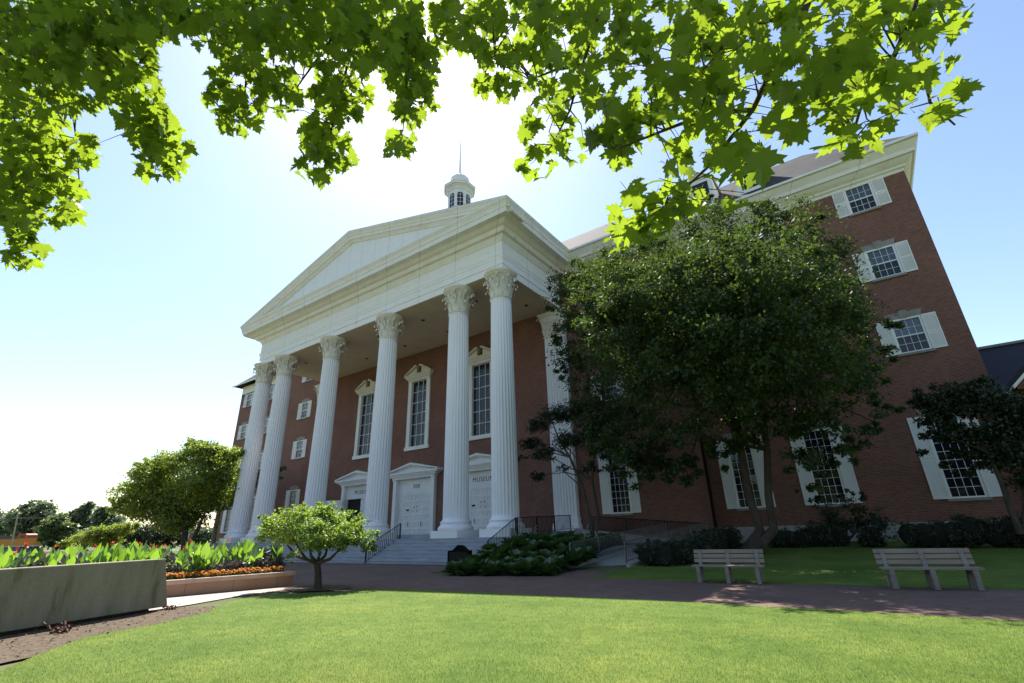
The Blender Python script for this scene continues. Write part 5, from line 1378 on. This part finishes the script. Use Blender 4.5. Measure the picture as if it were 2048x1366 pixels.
MV = [(x, y - 0.0, z) for x, y, z in MV]
mroot_loc = np.array([1.2, -4.6, 0.0])
maple = empty('maple_tree', tuple(mroot_loc), 'maple tree whose leafy branches hang across the top of the view', 'tree')
branches = [
    [(1640, -60, 2.5), (1592, 60, 2.4), (1548, 130, 2.35), (1505, 220, 2.3), (1420, 330, 2.25), (1330, 412, 2.2)],
    [(1592, 60, 2.4), (1545, 40, 2.35), (1470, 60, 2.35), (1400, 150, 2.3)],
    [(1505, 220, 2.3), (1420, 225, 2.2), (1330, 260, 2.2), (1230, 300, 2.2)],
    [(1225, -60, 3.0), (1188, 60, 2.9), (1165, 130, 2.85), (1140, 220, 2.8), (1105, 290, 2.75)],
    [(1165, 130, 2.85), (1110, 140, 2.8), (1060, 160, 2.8)],
    [(1850, -60, 2.3), (1822, 40, 2.25), (1850, 150, 2.2), (1860, 205, 2.2), (1910, 250, 2.2)],
    [(1822, 40, 2.25), (1770, 150, 2.2), (1720, 220, 2.2), (1700, 290, 2.2)],
    [(185, -60, 4.0), (215, 50, 3.9), (250, 140, 3.8), (280, 230, 3.7), (310, 310, 3.6)],
    [(488, -60, 3.8), (493, 60, 3.7), (492, 160, 3.6), (485, 240, 3.6)],
    [(725, -60, 3.8), (712, 60, 3.7), (690, 150, 3.6), (665, 250, 3.5), (648, 340, 3.5)],
    [(690, 40, 3.7), (640, 110, 3.6), (590, 180, 3.6)],
    [(828, -60, 3.6), (818, 60, 3.5), (815, 150, 3.5), (806, 260, 3.5)],
    [(-20, 60, 4.0), (12, 140, 3.9), (28, 220, 3.8), (30, 280, 3.8)],
    [(80, 260, 3.9), (58, 370, 3.8), (28, 450, 3.7), (20, 520, 3.7)],
    [(980, -60, 3.3), (985, 40, 3.2), (990, 120, 3.1)],
    [(100, -60, 4.2), (130, 120, 4.0), (150, 260, 3.9), (160, 380, 3.8)],
]
bm_ = MB()
for i, br in enumerate(branches):
    pts = [W(*p) - mroot_loc for p in br]; r0 = .024 if i in (0,) else .013
    bm_.tube(pts, list(np.linspace(r0, .004, len(pts))), 6)
crotch = [np.array([1.1, -4.4, 3.2]), np.array([1.3, -4.7, 4.2])]
bm_.tube([np.array([0, 0, -.1]), np.array([.02, .03, 1.0]), crotch[0] - mroot_loc, crotch[1] - mroot_loc + np.array([0, 0, 2.5]), crotch[1] - mroot_loc + np.array([.2, -.3, 5.5])], [.30, .24, .21, .14, .06], 12)
for i, br in enumerate(branches):
    if i in (1, 2, 4, 6, 10, 13): continue
    e = W(*br[0]); e2 = W(br[0][0], br[0][1] - 160, br[0][2]); s0 = crotch[i % 2]; mid = (s0 + e2) / 2 + np.array([0, 0, .9])
    bm_.tube([s0 - mroot_loc, mid - mroot_loc, e2 - mroot_loc, e - mroot_loc], [.09, .06, .03, .014 if i else .026], 7)
# leaf masses: (u, v, half width, half height, depth, depth spread, number)
LM = [
    (60, 60, 130, 90, 3.9, .8, 210), (200, 50, 130, 80, 3.8, .8, 200), (60, 200, 100, 100, 3.9, .6, 190), (300, 30, 70, 60, 3.7, .6, 90), (180, 150, 70, 70, 3.8, .6, 100),
    (75, 330, 75, 70, 3.8, .5, 110), (120, 400, 55, 50, 3.8, .4, 60), (40, 430, 50, 50, 3.8, .4, 55), (45, 500, 45, 40, 3.7, .3, 34), (15, 380, 40, 60, 3.8, .4, 40),
    (270, 200, 60, 60, 3.7, .4, 70), (305, 260, 55, 45, 3.6, .4, 55), (320, 320, 50, 40, 3.6, .3, 40), (345, 300, 40, 25, 3.6, .3, 16), (160, 300, 40, 40, 3.8, .3, 30), (255, 120, 60, 50, 3.8, .4, 50),
    (400, 20, 70, 40, 3.6, .6, 55), (500, 60, 90, 80, 3.6, .6, 150), (480, 180, 70, 60, 3.6, .4, 85), (490, 240, 55, 35, 3.6, .3, 34), (430, 185, 22, 24, 3.5, .2, 7), (560, 180, 50, 50, 3.6, .4, 55),
    (640, 60, 100, 80, 3.6, .7, 190), (680, 180, 65, 60, 3.6, .4, 95), (650, 270, 50, 50, 3.5, .3, 60), (635, 330, 45, 38, 3.5, .3, 36), (700, 325, 18, 18, 3.5, .2, 5), (760, 60, 90, 80, 3.5, .6, 160),
    (820, 130, 55, 70, 3.5, .4, 95), (825, 210, 45, 45, 3.5, .3, 45), (800, 290, 32, 38, 3.5, .3, 22), (860, 60, 50, 60, 3.4, .5, 60), (380, 75, 22, 22, 3.5, .2, 4),
    (940, 40, 70, 60, 3.2, .5, 85), (1010, 60, 80, 80, 3.0, .5, 100), (1000, 150, 55, 55, 2.9, .3, 46), (1110, 60, 80, 80, 2.9, .5, 110), (1120, 170, 70, 60, 2.8, .4, 65), (1090, 260, 55, 50, 2.8, .3, 42), (1075, 320, 42, 38, 2.8, .2, 20), (1150, 290, 30, 35, 2.8, .2, 11),
    (1220, 60, 80, 80, 2.7, .5, 95), (1240, 200, 60, 50, 2.5, .4, 40), (1200, 290, 45, 30, 2.4, .3, 16), (1260, 270, 50, 35, 2.3, .3, 24), (1220, 320, 30, 16, 2.3, .2, 5),
    (1340, 60, 90, 90, 2.4, .5, 95), (1350, 200, 80, 70, 2.25, .4, 58), (1450, 90, 90, 90, 2.3, .5, 85), (1440, 210, 75, 60, 2.2, .4, 46), (1400, 310, 80, 50, 2.2, .3, 42), (1480, 320, 60, 45, 2.1, .3, 26),
    (1330, 390, 70, 45, 2.2, .3, 36), (1270, 440, 55, 42, 2.2, .25, 27), (1250, 470, 40, 30, 2.2, .2, 11), (1380, 420, 40, 30, 2.1, .2, 10), (1480, 395, 40, 25, 2.0, .2, 6),
    (1560, 60, 80, 80, 2.2, .4, 70), (1600, 170, 80, 70, 2.1, .4, 48), (1580, 250, 60, 40, 2.0, .3, 18), (1660, 60, 80, 80, 2.2, .4, 62), (1700, 160, 70, 60, 2.1, .3, 38), (1660, 240, 45, 35, 2.05, .2, 10), (1690, 290, 45, 25, 2.0, .2, 9),
    (1770, 60, 80, 80, 2.2, .4, 58), (1790, 170, 60, 50, 2.1, .3, 25), (1760, 260, 35, 25, 2.05, .2, 6), (1860, 50, 60, 60, 2.2, .3, 30), (1870, 140, 40, 35, 2.1, .2, 9), (1850, 220, 45, 30, 2.1, .2, 9), (1930, 185, 26, 14, 2.1, .1, 2), (1920, 20, 26, 30, 2.2, .2, 7), (1885, 230, 40, 25, 2.05, .2, 5),
    # the crown above and beyond the frame
    (0, -120, 260, 110, 4.4, 1.2, 330), (350, -130, 260, 110, 4.2, 1.2, 300), (700, -130, 220, 110, 4.0, 1.2, 220), (1050, -130, 240, 90, 3.6, 1.0, 60), (1400, -130, 240, 90, 2.9, .7, 40), (1750, -130, 240, 90, 2.6, .6, 30), (-140, 200, 120, 260, 4.2, .8, 150),
    (200, 30, 170, 70, 5.6, 1.6, 420), (480, 40, 100, 60, 5.3, 1.3, 240), (690, 40, 160, 60, 5.0, 1.2, 280), (60, 150, 100, 120, 5.2, 1.4, 280), (90, 330, 70, 70, 4.6, .8, 90),
    (150, -40, 240, 120, 5.0, 1.0, 260), (550, -30, 230, 100, 4.8, 1.0, 180)]
pos, SZ = [], []
for u, v, ru, rv, d_, ds_, n in LM:
    n = max(2, int(n * (1.45 if u < 400 else 1.15 if u < 900 else 0.64)))
    a = RNG.uniform(0, 2 * math.pi, n); r_ = np.sqrt(RNG.random(n)); uu = u + ru * r_ * np.cos(a); vv = v + rv * r_ * np.sin(a); dd = d_ + ds_ * RNG.normal(size=n) * .5
    P0 = np.array([0, 0, EYE])[None] + (CW[None] + CR[None] * ((uu - 1024) / F)[:, None] - CU[None] * ((vv - 683) / F)[:, None]) * dd[:, None]
    pos.append(P0); SZ.append(np.full(n, 1.0 if d_ < 4.6 else .8))
pos = np.concatenate(pos); n = len(pos); SZ = np.concatenate(SZ)
outw = np.column_stack([pos[:, 0] - 1.2, pos[:, 1] + 4.6, np.zeros(n)]); outw /= np.linalg.norm(outw, axis=1, keepdims=True)
nrm = np.array([0, 0, 1.0]) + rvec(n) * 0.85 + outw * .25
tip = outw * .5 + rvec(n) * .75 + np.array([0, 0, -.65])
ex, ey, ez = frames(nrm, tip)
sc = np.where(RNG.random(n) < .3, .072, .110) * RNG.uniform(.7, 1.2, n) * SZ
pos = pos - ey * (sc * .35)[:, None]
MVV = []
for cu_, dr_, tw_ in ((.16, -.22, 0), (.34, -.42, .10), (-.10, -.15, -.12), (.05, -.55, .18)):
    MVV.append([(x, y, cu_ * abs(x) + dr_ * max(y - .2, 0) ** 2 - .12 * x * x + tw_ * x * y + (z if abs(x) < .02 and y < -.1 else 0)) for x, y, z in MV])
grp = RNG.integers(0, 4, n); me_all = [scatter_mesh('crown', MVV[g_], MF, (pos - mroot_loc)[grp == g_], ex[grp == g_], ey[grp == g_], ez[grp == g_], sc[grp == g_], M['maple']) for g_ in range(4)]
import bmesh
bmj = bmesh.new()
for me_ in me_all: bmj.from_mesh(me_)
me_all[0].clear_geometry(); bmj.to_mesh(me_all[0]); bmj.free()
link('crown', me_all[0], maple)
# twigs from the branches to the leaf masses
bp_ = np.concatenate([np.array([W(*(np.array(a) * (1 - t_) + np.array(b_) * t_)) for t_ in np.linspace(0, 1, 8)]) for br in branches for a, b_ in zip(br[:-1], br[1:])])
tw = MB()
for u, v, ru, rv, d_, ds_, n_ in LM:
    if v < -10: continue
    for _ in range(max(2, n_ // 9)):
        e_ = W(u + ru * RNG.uniform(-.8, .8), v + rv * RNG.uniform(-.8, .8), d_ + ds_ * RNG.normal() * .4)
        dist = np.linalg.norm(bp_ - e_, axis=1); a_ = bp_[np.argmin(dist + RNG.random(len(dist)) * .12)]
        if np.linalg.norm(a_ - e_) > .45: continue
        m_ = (a_ + e_) / 2 + np.array([0, 0, .10 * np.linalg.norm(a_ - e_)]) + RNG.normal(size=3) * .02
        tw.tube([a_ - mroot_loc, m_ - mroot_loc, e_ - mroot_loc], [.0045, .003, .0015], 4)
bm_.add(tw.v, tw.f)
build('trunk', bm_, M['bark'], maple, smooth=True, sharp=80)

# unseen maple crown over and behind the viewer, added to block sky light
oc = []
for i in range(44):
    a = RNG.uniform(0, 6.28); r_ = RNG.uniform(0, 7.2); p = np.array([1.6 + r_ * math.cos(a), -6.6 + r_ * .8 * math.sin(a), RNG.uniform(6.4, 13.0) - r_ * .3]); oc.append((p, RNG.uniform(1.4, 2.1)))
SIMPLE = [(0, 0, 0), (.3, -.05, 0), (.5, .35, .06), (.25, .5, .04), (0, 1, -.1), (-.25, .5, .04), (-.5, .35, .06), (-.3, -.05, 0)]
leaf_cloud('crown', oc, 26000, 0.22, M['maple'], maple, mroot_loc, shape=(SIMPLE, [(0, 1, 2, 3, 4), (0, 4, 5, 6, 7)]), clump=.4, per=30, shell=.4)


# woods: low on the skyline beyond the train, and an unseen one added behind the viewer to darken window reflections
def wood(name, blobs, n, size, mat):
    o = leaf_cloud(name, blobs, n, size, mat, None, (0, 0, 0), clump=.4, per=30, shell=.3)
    return setp(o, kind='stuff')
wood('far_wood', dblobs([(u, 1078 - 0.033 * (u - 100) + RNG.uniform(-6, 6), RNG.uniform(13, 20)) for u in range(-120, 520, 14)], 175), 14000, 1.1, M['farleaf'])
gb2 = []
for i in range(60):
    x = -85 + 2.7 * i + RNG.uniform(-1, 1)
    for z in (2.5, 6.5, 10.5): gb2.append((np.array([x + RNG.uniform(-1, 1), -46 + RNG.uniform(-4, 4), z + RNG.uniform(-1, 1.6)]), RNG.uniform(2.2, 3.4)))
wood('unseen_wood', gb2, 16000, 1.2, M['pear'])  # added out of view, gives the window panes something dark to reflect
